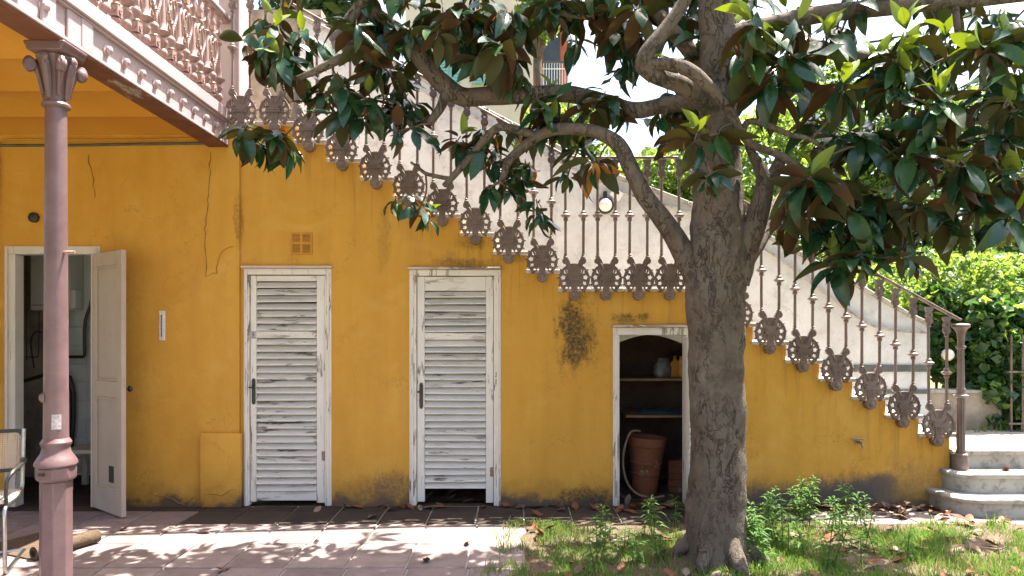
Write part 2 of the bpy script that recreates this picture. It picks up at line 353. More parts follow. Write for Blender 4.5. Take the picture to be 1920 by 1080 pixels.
M_SILVER = simple('silver_bag', (.15, .15, .14), (.08, .08, .075), 14, .4, .5, .6, 20, dist=.01)
M_HOSE = simple('dusty_hose', (.30, .20, .13), (.22, .14, .09), 10, .6, .3, .1)
M_GLASSD = simple('dark_window_glass', (.03, .035, .04), (.045, .05, .055), 2, .15, .5, 0)

# ================================================================== GROUND AND PAVING
def sheet(name, x0, y0, x1, y1, z, mat, kind='structure', th=.0):
    mb = MB()
    if th: mb.box(x0, y0, z-th, x1, y1, z)
    else: mb.add([(x0,y0,z),(x1,y0,z),(x1,y1,z),(x0,y1,z)], [(0,1,2,3)])
    return tag(mb.build(name, mat, smooth=0), kind=kind)
M_LAWN = simple('far_lawn', (.10, .125, .04), (.15, .12, .07), 1.5, .95, .1, .6, 30, dist=.02)
sheet('ground', -400, -400, 400, 400, -.06, M_LAWN)
BEDX, BEDY = .06, -.60
mb = MB(); rng = random.Random(3)
nx, ny = 56, 26
for j in range(ny+1):
    for i in range(nx+1):
        x = BEDX + 8.*i/nx; y = BEDY - 4.4*j/ny
        if i == 0: x -= .05 + .20*mnoise.noise(Vector((y*3.1, 5, 0))) + .08*mnoise.noise(Vector((y*11, 5, 0)))
        if j == 0: y += .05 + .10*mnoise.noise(Vector((x*2.3, 9, 0))) + .05*mnoise.noise(Vector((x*9, 9, 0)))
        edge = min(i, j, nx-i, ny-j)/3
        h = (.003 if edge == 0 and (i == 0 or j == 0) and i < nx and j < ny else -.03*(1-min(1, edge)) if edge == 0 else .0) + (-.004) + min(1, edge)*(-.012+.03*mnoise.noise(Vector((x*1.7, y*1.7, 3))) + .022 + .012*mnoise.noise(Vector((x*6, y*6, 1))))
        d = math.hypot(x-1.34, y+1.6); h += .07*math.exp(-(d/.38)**2)
        mb.v.append((x, y, h))
for j in range(ny):
    for i in range(nx):
        a = j*(nx+1)+i; mb.f.append((a, a+nx+1, a+nx+2, a+1)); mb.m.append(0)
tag(mb.build('garden_bed', M_SOIL, smooth=80), kind='structure')
def bedz(x, y):
    h = -.016 + .03*mnoise.noise(Vector((x*1.7, y*1.7, 3))) + .022 + .012*mnoise.noise(Vector((x*6, y*6, 1)))
    return h + .07*math.exp(-(math.hypot(x-1.34, y+1.6)/.38)**2)
pave = sheet('paving', -8, -9, BEDX-.005, .02, -.012, M_GROUT, th=.04)
strip = sheet('wall_path', BEDX-.005, BEDY+.005, 6.4, .02, -.0125, M_GROUT, th=.04)
rng = random.Random(11)
def tilemesh(w, d, name, mat):
    return MB().box(-w/2, -d/2, -.022, w/2, d/2, 0).mesh(name, mat, bevel=.004, smooth=0)
G = .014
DT = tilemesh(.4-G, .4-G, 'dark_tile', M_DARK); DH = tilemesh(.4-G, .17-G, 'dark_tile', M_DARK)
PT = tilemesh(.4-G, .52-G, 'paver', M_PAVE); PC = tilemesh(.4-G, .4-G, 'paver', M_PAVE)
X0 = WX(475) - .4*10 + .012
for i in range(26):
    x = X0 + .2 + .4*i
    if x < -4.8 or x > 5.2: continue
    par = pave if x < BEDX else strip
    left = x < -2.55
    inst('dark_tile', DH if not left else DH, par, T(x, -.105, rng.uniform(-.002, .001), rx=rng.uniform(-.004,.004)))
    me = PC if left or x > 2.6 else DT
    inst('paver' if me is PC else 'dark_tile', me, par, T(x, -.39, rng.uniform(-.002, .001), rx=rng.uniform(-.003,.003), ry=rng.uniform(-.003,.003)))
ys = [-.59 - .26 - .52*k for k in range(5)]
for k, y in enumerate(ys):
    for i in range(20):
        x = X0 + .2 + .4*i + (.0 if k % 2 else .02)
        if x > BEDX - .1 or x < -5: continue
        inst('paver', PT, pave, T(x, y, rng.uniform(-.0025, .0015), rz=rng.uniform(-.004,.004), rx=rng.uniform(-.003,.003), ry=rng.uniform(-.003,.003)))

# ================================================================== HOUSE (left, with porch)
house = thing('ochre_house', (-4, 0, 0), 'ochre plastered house wall and porch ceiling on the left of the stair', 'house')
XL, XC = -7., WX(452)
ud = (WX(38), WX(178), 0., WZ(478))     # utility door opening
wall = MB().prism([(XL, -.03), (XC, -.03), (XC, 3.30), (XL, 3.30)], [[(ud[0]-.03, -.02), (ud[1]+.03, -.02), (ud[1]+.03, ud[3]+.03), (ud[0]-.03, ud[3]+.03)]], -.04, .03).build('wall', M_OCHRE, house, smooth=0)
# low plastered box beside the first louvred door
MB().box(WX(383), -.09, 0, WX(459), -.0405, WZ(810)).build('wall_plinth', M_OCHRE, house, bevel=.012, seg=2)
M_SEAM = simple('crack_shade', (.33, .165, .03), (.22, .11, .024), 20, .9, .1, .2)  # dark tone painting the shadow line along a crack, laid as a thin tube
# plaster cracks that stand out as a lip
def crack(pts, r=.009, par=house, y=-.0405, seed=1):
    rr = random.Random(seed); out = []
    for (a, b) in zip(pts[:-1], pts[1:]):
        n = max(2, int(math.dist(a, b)/7))
        for k in range(n):
            t = k/n; out.append((WX(a[0]*(1-t)+b[0]*t + rr.uniform(-2.2, 2.2)), y+.003, WZ(a[1]*(1-t)+b[1]*t + rr.uniform(-2, 2))))
    MB().tube(out, [r*rr.uniform(.5, 1.1) for _ in out], 5).build('plaster_crack', M_OCHRE, par)
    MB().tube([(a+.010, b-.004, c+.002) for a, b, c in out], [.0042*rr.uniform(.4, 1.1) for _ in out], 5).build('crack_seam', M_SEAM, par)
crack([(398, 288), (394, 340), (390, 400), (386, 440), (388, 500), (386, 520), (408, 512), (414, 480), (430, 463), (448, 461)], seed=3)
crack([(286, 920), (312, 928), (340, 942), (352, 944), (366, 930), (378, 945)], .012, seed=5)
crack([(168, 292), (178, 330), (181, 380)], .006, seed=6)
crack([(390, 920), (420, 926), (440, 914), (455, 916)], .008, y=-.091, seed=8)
# porch ceiling: shallow plastered vaults between the joists
cy = .16
k = 0
while cy > -6.2:
    n = 8; v = []; f = []
    y0, y1 = cy, cy - (.16 if k == 0 else .6)
    for j in range(n+1):
        t = j/n; y = y0 + (y1-y0)*t; z = 3.285 + (.045*math.sin(math.pi*t)**.8 if k else 0)
        v += [(XL, y, z), (-2.70, y, z)]
    for j in range(n): f.append((2*j, 2*j+1, 2*j+3, 2*j+2))
    MB().add(v, [q[::-1] for q in f]).build('ceiling_vault', M_CEIL, house)
    cy = y1; k += 1
MB().box(XL, -6.2, 3.36, -2.71, 3.2, 3.5).build('terrace_slab', M_TAN, house, smooth=0)
MB().box(XL, -6.2, 3.502, -4.6, 3.2, 6.6).build('upper_wall', M_CREAM, house, smooth=0)
# utility room behind the open door
rm = MB()
rx0, rx1, ry0, ry1, rz1 = -5.95, -3.35, .052, 1.35, 2.75
rm.add([(rx0,ry0,0),(rx1,ry0,0),(rx1,ry1,0),(rx0,ry1,0),(rx0,ry0,rz1),(rx1,ry0,rz1),(rx1,ry1,rz1),(rx0,ry1,rz1)], [(2,3,7,6),(1,2,6,5),(3,0,4,7),(4,7,6,5)])
rm.build('room_wall', simple('room_grey_plaster', (.70, .72, .71), (.6, .62, .61), 3, .9, .2, .2), house, smooth=0)
sheetm = MB().box(rx0, -.03, -.03, rx1, ry1, -.004).build('room_floor', M_DARK, house, smooth=0)
WT = MB().box(-.098, -.012, -.098, .098, 0, .098).mesh('wall_tile', M_TILEW, bevel=.004, smooth=0)
for i in range(11):
    for j in range(9):
        inst('wall_tile', WT, house, T(rx0+.3+.1+.2*i, ry1-.001, .1+.2*j))
def pipe(pts, r, mat, par, name='pipe'):
    return MB().tube(*spline(pts, [r]*len(pts), 4), 8).build(name, mat, par)
yb = 1.22
pipe([P(52, 480, yb), P(52, 660, yb), P(55, 668, yb), P(70, 669, yb), P(75, 660, yb), P(76, 580, yb)], .022, M_BLACK, house)
pipe([P(172, 480, yb), P(172, 560, yb), P(160, 600, yb), P(158, 640, yb), P(158, 666, yb), P(150, 669, yb), P(120, 669, yb)], .016, M_BLACK, house)
pipe([P(40, 716, yb), P(130, 708, yb), P(132, 850, yb)], .028, M_BLACK, house)
pipe([P(64, 690, yb-.02), P(58, 640, yb-.02), P(68, 622, yb-.02), P(80, 625, yb-.02)], .008, M_BLACK, house)
wh = thing('water_heater', P(100, 582, 1.1), 'white wall mounted water heater inside the utility room', 'water heater')
a = P(60, 470, 1.05); b = P(126, 582, 1.05)
MB().box(a.x, 1.02, b.z, b.x, 1.335, a.z).build('casing', M_WHITE, wh, bevel=.015, seg=2)
MB().box(a.x+.02, 1.014, b.z+.05, b.x-.02, 1.0195, b.z+.058).build('red_stripe', simple('red_print', (.5,.05,.03)), wh)
MB().box(b.x+.002, 1.1, b.z+.02, b.x+.05, 1.2, b.z+.22).build('flue_box', M_WHITE, wh, bevel=.008)
for dx in (.1, .2, .3): MB().tube([(a.x+dx, 1.18, b.z+.01), (a.x+dx, 1.18, b.z-.16)], .012, 8).build('connector', M_CHROME, wh)
st = thing('wooden_stool', (-4.05, .75, 0), 'low wooden stool standing inside the utility room', 'stool')
s0 = P(140, 856, 1.05); s1 = P(186, 856, 1.05)
MB().box(-4.42, .55, .36, -3.75, .9, .40).build('seat', M_FRAME, st, bevel=.006)
for (x, y) in ((-4.36,.6),(-3.97,.6),(-4.36,.85),(-3.97,.85)): MB().box(x-.025, y-.025, 0, x+.025, y+.025, .3595).build('leg', M_FRAME, st, bevel=.004)

def frame(x0, x1, z1, outer_l, outer_r, outer_t, y, par, mat, proud=.02, depth=.1):
    """door frame: two jambs and a head butted between them"""
    MB().box(outer_l, y-proud, 0, x0, y+depth, z1-.001).build('jamb', mat, par, bevel=.004)
    MB().box(x1, y-proud, 0, outer_r, y+depth, z1-.001).build('jamb', mat, par, bevel=.004)
    MB().box(outer_l, y-proud-.001, z1, outer_r, y+depth, outer_t).build('head', mat, par, bevel=.004)
    MB().box(outer_l+.018, y-proud-.016, .0, outer_l+.036, y-proud-.0012, outer_t-.018).build('moulding', mat, par, bevel=.004)
    MB().box(outer_r-.036, y-proud-.016, .0, outer_r-.018, y-proud-.0012, outer_t-.018).build('moulding', mat, par, bevel=.004)
ufr = link(bpy.data.objects.new('door_frame', None), house, T((ud[0]+ud[1])/2, 0, 0))
frame(ud[0], ud[1], ud[3], WX(18), WX(195), WZ(463), -.04, ufr, M_FRAME, .022, .09)
# open panelled door
hx, hy = ud[1]+.040, -.075; fx, fy = -3.245, -.44
ang = math.atan2(fy-hy, fx-hx); LW = math.hypot(fx-hx, fy-hy); H = ud[3]-.015
DM = T(hx, hy, .012, rz=ang)
dr = link(bpy.data.objects.new('panelled_door', None), house, DM)
def dbox(n, x0, z0, x1, z1, y0=-.02, y1=.02, bev=.004): MB().box(x0, y0, z0, x1, y1, z1).build(n, M_DOOR, dr, DM, bevel=bev)
sw = .085
dbox('stile', 0, 0, sw, H); dbox('stile', LW-sw, 0, LW, H)
for z0, z1 in ((0, .2), (.98, 1.12), (H-.12, H)): dbox('rail', sw+.0005, z0, LW-sw-.0005, z1, -.0195, .0195)
for z0, z1 in ((.2, .98), (1.12, H-.12)):
    dbox('panel', sw+.0005, z0+.0005, LW-sw-.0005, z1-.0005, -.006, .006, 0)
    for sgn in (-1, 1):
        y0, y1 = (-.0185, -.0065) if sgn < 0 else (.0065, .0185)
        dbox('bead', sw+.001, z0+.001, sw+.02, z1-.001, y0, y1); dbox('bead', LW-sw-.02, z0+.001, LW-sw-.001, z1-.001, y0, y1)
        dbox('bead', sw+.021, z0+.001, LW-sw-.021, z0+.02, y0, y1); dbox('bead', sw+.021, z1-.02, LW-sw-.021, z1-.001, y0, y1)
MB().box(LW*.55, -.0100, .26, LW*.55+.09, -.0065, .40).build('pet_flap', M_BLACK, dr, DM)
KN = MB().lathe([(.022,0),(.022,.006),(.009,.008),(.009,.03),(.024,.036),(.027,.05),(.02,.062),(.004,.066)], 14)
KN.build('knob', M_BLACK, dr, DM @ T(LW-.045, .0205, 1.06, rx=R(-90)))
# wall fittings
def wpipe(pts, r, mat=M_OCHRE, par=house, y=-.06): return pipe([(WX(a), y, WZ(b)) for a, b in pts], r, mat, par, 'conduit')
wpipe([(-60, 276), (130, 276), (250, 274), (396, 272)], .012, M_GREYP); wpipe([(-60, 292), (-10, 285), (10, 268), (60, 265), (250, 266), (388, 262)], .010, M_OCHP)
wpipe([(-40, 280), (5, 282), (5, 400), (5, 560)], .011, M_OCHP); wpipe([(5, 612), (5, 720)], .011, M_OCHP)
MB().box(WX(-6), -.075, WZ(600), WX(6), -.0405, WZ(578)).build('switch_box', M_BLACK, house, bevel=.004)
bl = MB().lathe([(.042,0),(.046,.01),(.044,.03),(.034,.036),(.030,.028),(.012,.03),(.004,.034)], 18)
tag(bl.build('door_bell', M_BLACK, None, T(WX(72), -.041, WZ(410), rx=R(90))), 'small round dark bell on the wall above the utility door', 'bell')
# the bell sits on the wall: keep as its own thing
th = thing('thermometer', (WX(309.5), -.045, WZ(638)), 'narrow white outdoor thermometer fixed to the ochre wall', 'thermometer')
MB().box(WX(304), -.052, WZ(638), WX(315), -.041, WZ(583)).build('backing_board', M_THERM, th, bevel=.003)
MB().tube([(WX(309.5), -.056, WZ(632)), (WX(309.5), -.056, WZ(590))], .004, 6).build('glass_tube', M_GREYP, th)
for i in range(9): MB().box(WX(305.5), -.0535, WZ(630-4.5*i), WX(308), -.0522, WZ(629-4.5*i)).build('scale_mark', M_BLACK, th)
for z in (586, 635): MB().lathe([(.004,0),(.004,.002),(.001,.003)], 8).build('screw', M_RUSTM, th, T(WX(309.5), -.053, WZ(z), rx=R(90)))

# ================================================================== STAIRCASE
stair = thing('outdoor_staircase', (.6, .3, 0), 'ochre plastered outdoor staircase with stone treads rising to the left', 'staircase')
pal = []                                      # (px, py wheel centre, kind)
for i in range(2): pal.append((458+62*i, 213, 'top'))
for i in range(1, 9): pal.append((520+62.1*i, 213+34.6*i, 'slope'))
for i in range(4): pal.append((1076+59.3*i, 524, 'flat'))
for i in range(8): pal.append((1315+62.1*i, 555+34.3*i, 'slope'))
SW = 1.2                                      # stair width
tre = []
for (cx, cyy, kd) in pal:
    tre.append([WX(cx-31), WX(cx+40), WZ(cyy+16)])
# merge the flat ones
flat = [t for t, p in zip(tre, pal) if p[2] == 'flat']; top = [t for t, p in zip(tre, pal) if p[2] == 'top']
slabs = [[-2.7, top[-1][1], top[0][2]]] + [t for t, p in zip(tre, pal) if p[2] == 'slope' and p[0] < 1050] + [[flat[0][0], flat[-1][1], flat[0][2]]] + [t for t, p in zip(tre, pal) if p[2] == 'slope' and p[0] > 1250]
TH = .036
# front wall outline, stepped under the treads
XR = WX(1780)
out = [(XC+.001, -.03), (XR, -.03)]
zs = slabs[-1][2]
out += [(XR, slabs[-1][2]-TH-.001)]
for a, b in zip(slabs[::-1][:-1], slabs[::-1][1:]):
    xr = b[1]-.028
    out += [(xr, a[2]-TH-.001), (xr, b[2]-TH-.001)]
out += [(XC+.001, slabs[0][2]-TH-.001)]
d1 = (WX(468), WX(610), 0, WZ(515)); d2 = (WX(781), WX(926), 0, WZ(517)); d3 = (WX(1161), WX(1285), 0, WZ(628))
holes = [[(d[0]-.03, -.02), (d[1]+.03, -.02), (d[1]+.03, d[3]+.03), (d[0]-.03, d[3]+.03)] for d in (d1, d2, d3)]
MB().prism(out, holes, 0, .18).build('wall', M_OCHRE, stair, smooth=0)
rr = random.Random(5)
for a in slabs:
    n = max(2, int((a[1]-a[0])/.33+.5)) if a[1]-a[0] > .5 else 1
    w = (a[1]-a[0])/n
    for k in range(n):
        MB().box(a[0]+k*w+.001, -.034+rr.uniform(-.004, .004), a[2]-TH, a[0]+(k+1)*w-.001, SW-.001, a[2]).build('tread', M_TREAD, stair, bevel=.008, seg=2)
for a, b in zip(slabs[:-1], slabs[1:]):
    MB().box(a[1]-.05, .181, b[2]+.0005, a[1]-.03, SW-.002, a[2]-TH-.0005).build('riser', M_STONE, stair, smooth=0)
# curved bottom steps
def dstep(x0, y0, x1, y1, z0, z1, r, name='bottom_step'):
    def outl(o):
        pts = []
        for i in range(9):
            a = math.pi + (math.pi/2)*i/8; pts.append((x0-o+r + r*math.cos(a), y0-o+r + r*math.sin(a)))
        return pts + [(x1, y0-o), (x1, y1), (x0-o, y1)]
    mb = MB()
    prof = [(0, z0), (0, z1-.05), (.018, z1-.048), (.03, z1-.036), (.032, z1-.018), (.024, z1-.004), (.012, z1)]
    n = len(outl(0))
    for o, z in prof: mb.v += [(p[0], p[1], z) for p in outl(o)]
    for j in range(len(prof)-1):
        for i in range(n): mb.f.append((j*n+i, j*n+(i+1) % n, (j+1)*n+(i+1) % n, (j+1)*n+i))
    mb.f.append(tuple(range(n))[::-1]); mb.f.append(tuple((len(prof)-1)*n+i for i in range(n)))
    mb.m = [0]*len(mb.f)
    return mb.build(name, M_STONE, stair, smooth=40)
zl = slabs[-1][2]
dstep(WX(1742), -.40, 6.3, 1.2, -.03, .16, .30)
dstep(WX(1766), -.22, 6.3, 1.2, .1605, .335, .20)
dstep(WX(1786), -.02, 6.3, 1.2, .3355, .505, .03)

# ---- louvred doors
def louvre_door(d, outer, gap_bottom, name, lab, seed, lou):
    x0, x1, _, z1 = d
    fr = link(bpy.data.objects.new('door_frame', None), stair, T((x0+x1)/2, 0, 0))
    frame(x0, x1, z1, outer[0], outer[1], outer[2], 0, fr, M_STILE, .014, .12)
    MB().box(outer[0]-.012, -.06, outer[2]+.001, outer[1]+.012, .0, outer[2]+.022).build('drip_ledge', M_RUSTW, fr, bevel=.005)
    if lou is None: return fr
    dd = link(bpy.data.objects.new(name, None), stair, T((x0+x1)/2, 0, 0)); dd['label'] = lab
    lx0, lx1 = lou
    zt = WZ(gap_bottom[0]); zm0, zm1, zb = WZ(gap_bottom[1]), WZ(gap_bottom[2]), WZ(gap_bottom[3])
    y0, y1 = .012, .052
    MB().box(x0+.004, y0, .03, lx0, y1, z1-.006).build('stile', M_STILE, dd, bevel=.004)
    MB().box(lx1, y0, .03 if zb > .2 else .02, x1-.004, y1, z1-.006).build('stile', M_STILE, dd, bevel=.004)
    MB().box(lx0+.0005, y0+.002, zt, lx1-.0005, y1-.002, z1-.007).build('rail', M_RAIL, dd, bevel=.004)
    MB().box(lx0+.0005, y0+.002, zm1, lx1-.0005, y1-.002, zm0).build('rail', M_RAIL, dd, bevel=.004)
    rs = random.Random(seed)
    if gap_bottom[4]:
        MB().box(lx0+.0005, y0+.002, .04, lx1-.0005, y1-.002, zb).build('rail', M_RAIL, dd, bevel=.004)
    W = lx1-lx0
    SL = MB().box(-W/2+.001, -.006, -.040, W/2-.001, .006, .040).mesh('slat', M_SLAT, bevel=.003)
    def run(za, zb_):
        n = round((za-zb_)/.0615)
        for k in range(n):
            z = zb_ + (k+.5)*(za-zb_)/n
            inst('slat', SL, dd, T((lx0+lx1)/2, (.033)+rs.uniform(-.002,.002), z+rs.uniform(-.002,.002), rx=R(-49+rs.uniform(-4,4)), ry=R(rs.uniform(-.5,.5))))
    run(zt, zm0); run(zm1, zb)
    # long black handle plate, key plate, hinges
    hz = WZ(734 if seed == 1 else 742); hxp = (x0+lx0)/2+.006
    pl = [(hxp-.017, hz-.095), (hxp-.012, hz-.112), (hxp, hz-.118), (hxp+.012, hz-.112), (hxp+.017, hz-.095), (hxp+.017, hz+.095), (hxp+.012, hz+.112), (hxp, hz+.118), (hxp-.012, hz+.112), (hxp-.017, hz+.095)]
    MB().prism(pl, [], y0-.008, y0-.0005).build('handle_plate', M_BLACK, dd, bevel=.002)
    MB().tube([(hxp, y0-.008, hz+.045), (hxp, y0-.035, hz+.045), (hxp-.006, y0-.042, hz+.04), (hxp-.03, y0-.042, hz+.036)], .0075, 8).build('handle', M_BLACK, dd)
    if seed == 1:
        MB().box(hxp-.02, y0-.005, WZ(635), hxp+.018, y0-.0005, WZ(621)).build('key_plate', M_STICK, dd, bevel=.002)
        MB().lathe([(.006,0),(.006,.004),(.002,.005)], 10).build('keyhole', M_BLACK, dd, T(hxp, y0-.0055, WZ(628), rx=R(90)))
    for hzp in ((545, 855) if seed == 1 else (533, 885)):
        z = WZ(hzp); xh = x1-.012
        MB().box(xh-.022, y0-.005, z-.04, xh+.022, y0-.0008, z+.04).build('hinge', M_RUSTM if hzp > 700 else M_STILE, dd, bevel=.002)
        MB().tube([(xh, y0-.008, z-.042), (xh, y0-.008, z+.042)], .007, 8).build('hinge_pin', M_RUSTM if hzp > 700 else M_STILE, dd)
    return dd
M_RUSTW = peel('ledge_paint', (.55, .45, .38), (.28, .19, .15), (2.4, 12, 12), .48)
louvre_door(d1, (WX(458), WX(622), WZ(504)), (527, 621, 634, 922, True), 'louvred_door', 'peeling white louvred door with the small grey key plate', 1, (WX(480), WX(593)))
louvre_door(d2, (WX(768), WX(939), WZ(506)), (545, 624, 637, 917, False), 'louvred_door', 'peeling white louvred door with its bottom rail missing', 2, (WX(796), WX(911)))
fr3 = louvre_door(d3, (WX(1149), WX(1302), WZ(614)), None, 'x', '', 3, None)
# arched lintel of the store room
n = 12; arc = [(d3[0], d3[3]+.002)] + [(d3[0] + (d3[1]-d3[0])*i/n, d3[3]-.075+.075*math.sin(math.pi*i/n)) for i in range(n+1)] + [(d3[1], d3[3]+.002)]
MB().prism(arc[::-1], [], .122, .19).build('arched_lintel', M_WPLAST, stair)
# leaf of the third door, folded right back into the open air, hinged on the right jamb
LD = T(d3[1]+.012, -.032, .03, rz=R(-80))
l3 = link(bpy.data.objects.new('open_louvred_door', None), stair, LD); l3['label'] = 'flaking white louvred door leaf standing open beside the trunk'
LW3, LH3 = .55, d3[3]-.05
MB().box(0, -.02, 0, .075, .02, LH3).build('stile', M_STILE, l3, LD, bevel=.004)
MB().box(LW3-.075, -.02, 0, LW3, .02, LH3).build('stile', M_STILE, l3, LD, bevel=.004)
for z0, z1 in ((0, .13), (LH3-.07, LH3)): MB().box(.0755, -.018, z0, LW3-.0755, .018, z1).build('rail', M_RAIL, l3, LD, bevel=.004)
SL3 = MB().box(-.199, -.0055, -.034, .199, .0055, .034).mesh('slat', M_SLAT, bevel=.003)
n3 = round((LH3-.2)/.062)
for k in range(n3): inst('slat', SL3, l3, LD @ T(LW3/2, 0, .13+(k+.5)*(LH3-.2)/n3, rx=R(-42)))

# ---- spaces behind the doors
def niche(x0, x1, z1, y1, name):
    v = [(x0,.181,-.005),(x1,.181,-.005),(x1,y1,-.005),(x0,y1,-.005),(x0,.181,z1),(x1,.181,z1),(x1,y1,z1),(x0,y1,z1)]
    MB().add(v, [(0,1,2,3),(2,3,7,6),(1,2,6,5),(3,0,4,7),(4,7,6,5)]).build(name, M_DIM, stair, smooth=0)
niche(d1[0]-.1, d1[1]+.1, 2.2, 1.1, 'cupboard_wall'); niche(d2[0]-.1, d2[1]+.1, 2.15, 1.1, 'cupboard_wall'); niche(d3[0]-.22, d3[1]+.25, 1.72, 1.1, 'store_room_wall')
for (x0, x1, py, yy) in ((d3[0]-.21, d3[1]+.24, 712, .55), (WX(1190), d3[1]+.24, 781, .5)):
    z = P(1220, py, yy).z
    MB().box(x0, yy, z-.012, x1, 1.09, z+.012).build('shelf', M_WOOD, stair, bevel=.003)
zsh = P(1220, 712, .55).z + .0125
# things on the shelves
bag = MB(); rr = random.Random(9)
c0 = P(1246, 700, .66); prof = [(.0,.0),(.075,.0),(.085,.05),(.08,.10),(.06,.15),(.045,.165),(.05,.19)]
vv = []; ff = []; n = 18
for r_, z in prof:
    for i in range(n):
        a = 2*math.pi*i/n; q = r_*(1+.28*mnoise.noise(Vector((math.cos(a)*2, math.sin(a)*2, z*14)))); vv.append((q*1.15*math.cos(a), q*.6*math.sin(a), z))
for j in range(len(prof)-1):
    for i in range(n): ff.append((j*n+i, j*n+(i+1) % n, (j+1)*n+(i+1) % n, (j+1)*n+i))
bag.add(vv, ff); tag(bag.build('crumpled_bag', M_SILVER, None, T(c0.x, .70, zsh), smooth=30), 'crumpled silvery bag on the upper store room shelf', 'bag')
c0 = P(1267, 700, .66)
jug = MB().prism([(-.045,0),(.045,0),(.048,.02),(.048,.13),(.03,.165),(.015,.175),(.015,.195),(-.015,.195),(-.015,.175),(-.035,.16),(-.048,.13),(-.048,.02)], [], -.03, .03)
jg = thing('plastic_jug', (c0.x, .70, zsh), 'brown plastic jug between the bag and the tin on the shelf', 'jug')
jug.build('body', M_OCHP, jg, T(c0.x, .70, zsh), bevel=.008, seg=2)
MB().lathe([(.017,0),(.017,.02),(.01,.022)], 12).build('cap', M_WOOD, jg, T(c0.x, .70, zsh+.195))
c0 = P(1279, 700, .66); tin = thing('paint_tin', (c0.x, .68, zsh), 'slim printed spray tin at the right end of the upper shelf', 'tin')
MB().lathe([(.028,0),(.03,.003),(.03,.17),(.026,.18)], 16).build('body', simple('tin_print', (.45,.16,.03), (.5,.4,.08), 22, .4, .5, 0), tin, T(c0.x, .68, zsh))
MB().lathe([(.02,.1805),(.022,.185),(.022,.21),(.016,.215)], 14).build('lid', M_OCHP, tin, T(c0.x, .68, zsh))
zs2 = P(1220, 781, .5).z + .0125
cl = MB(); a0 = P(1200, 775, .6).x; a1 = P(1282, 775, .6).x; nn = 14
for j in range(7):
    for i in range(nn+1):
        x = a0+(a1-a0)*i/nn; y = .56+.06*j; cl.v.append((x, y, zs2+.004+.045*max(0, .35+mnoise.noise(Vector((x*9, y*9, 4))))*(1 if 0 < i < nn and 0 < j < 6 else .1)))
for j in range(6):
    for i in range(nn): q = j*(nn+1)+i; cl.f.append((q, q+1, q+nn+2, q+nn+1)); cl.m.append(0)
tag(cl.build('plastic_sheet', M_BLUE, smooth=60), 'folded bluish plastic sheet on the lower store room shelf', 'plastic sheet')
# tall terracotta pot
pc = P(1208, 925, .42); PM = T(pc.x, .42, .002, ry=R(3))
pot = thing('terracotta_pot', (pc.x, .42, 0), 'tall weathered terracotta pot inside the open store room', 'pot')
MB().lathe([(.108,0),(.112,.01),(.128,.16),(.136,.20),(.140,.205),(.140,.218),(.136,.222),(.150,.30),(.155,.305),(.155,.318),(.152,.322),(.168,.46),(.178,.47),(.186,.53),(.188,.545),(.178,.55),(.168,.545),(.160,.46),(.12,.06)], 32).build('body', M_TERRA, pot, PM)
hs = thing('garden_hose', (pc.x-.15, .3, 0), 'loop of thin brown hose hanging over the terracotta pot', 'hose')
hp = [P(1200, 808, .40), P(1183, 810, .33), P(1172, 835, .27), P(1168, 870, .25), P(1176, 905, .23), P(1195, 926, .22), P(1222, 933, .22), P(1245, 930, .25)]
MB().tube(*spline(hp, [.011]*len(hp), 6), 8).build('tube', M_HOSE, hs)
rr = random.Random(2)
BRK = MB().box(-.12, -.055, 0, .12, .055, .062).mesh('brick', M_TERRA, bevel=.005)
for k in range(5):
    b = inst('brick', BRK, None, T(1.60, .55+.012*rr.uniform(-1,1), -.004+.0625*k, rz=R(rr.uniform(-7,7))))
    tag(b, ['bottom', 'second lowest', 'middle', 'second highest', 'topmost'][k]+' red brick of the small stack right of the pot', 'brick', 'bricks stacked in the store room')

# vent grille and tap on the stair wall
vg = thing('vent_grille', (WX(566), -.01, WZ(477)), 'ochre painted square vent grille above the first louvred door', 'vent')
vx0, vx1, vz0, vz1 = WX(546), WX(586), WZ(477), WZ(436)
mx, mz = (vx0+vx1)/2, (vz0+vz1)/2
q = .016; g = .011
cells = [(vx0+q, mx-g), (mx+g, vx1-q)], [(vz0+q, mz-g), (mz+g, vz1-q)]
MB().prism([(vx0,vz0),(vx1,vz0),(vx1,vz1),(vx0,vz1)], [[(x0,z0),(x1,z0),(x1,z1),(x0,z1)] for x0, x1 in cells[0] for z0, z1 in cells[1]], -.014, -.0005).build('frame', M_OCHP, vg)
MB().box(vx0+.004, -.0030, vz0+.004, vx1-.004, -.001, vz1-.004).build('backing', M_BLACK, vg)
for x0, x1 in cells[0]:
    for z0, z1 in cells[1]:
        for k in range(6):
            z = z0 + (k+.5)*(z1-z0)/6
            MB().box(x0+.0005, -.004, -.0038, x1-.0005, .0012, .0038, T(0, -.007, z, rx=R(-30))).build('slat', M_OCHP, vg)
tp = thing('garden_tap', (WX(1605), -.03, WZ(828)), 'small brass garden tap low on the ochre stair wall', 'tap')
tx, tz = WX(1606), WZ(828)
M_BRASS = simple('dull_brass', (.35, .30, .22), (.22, .19, .14), 40, .4, .5, .1, metal=.8)
MB().tube([(tx, 0, tz), (tx, -.07, tz), (tx+.004, -.095, tz-.008), (tx+.006, -.10, tz-.045)], [.012, .012, .012, .010], 10).build('spout', M_BRASS, tp)
MB().tube([(tx, -.05, tz), (tx, -.05, tz+.03)], .008, 8).build('stem', M_BRASS, tp)
MB().tube([(tx-.075, -.055, tz+.028), (tx-.03, -.05, tz+.034), (tx+.03, -.05, tz+.034), (tx+.05, -.05, tz+.030)], [.006,.008,.008,.006], 8).build('lever', M_BRASS, tp)
MB().lathe([(.022,0),(.022,.004),(.014,.008)], 14).build('rose', M_BRASS, tp, T(tx, -.0005, tz, rx=R(90)))

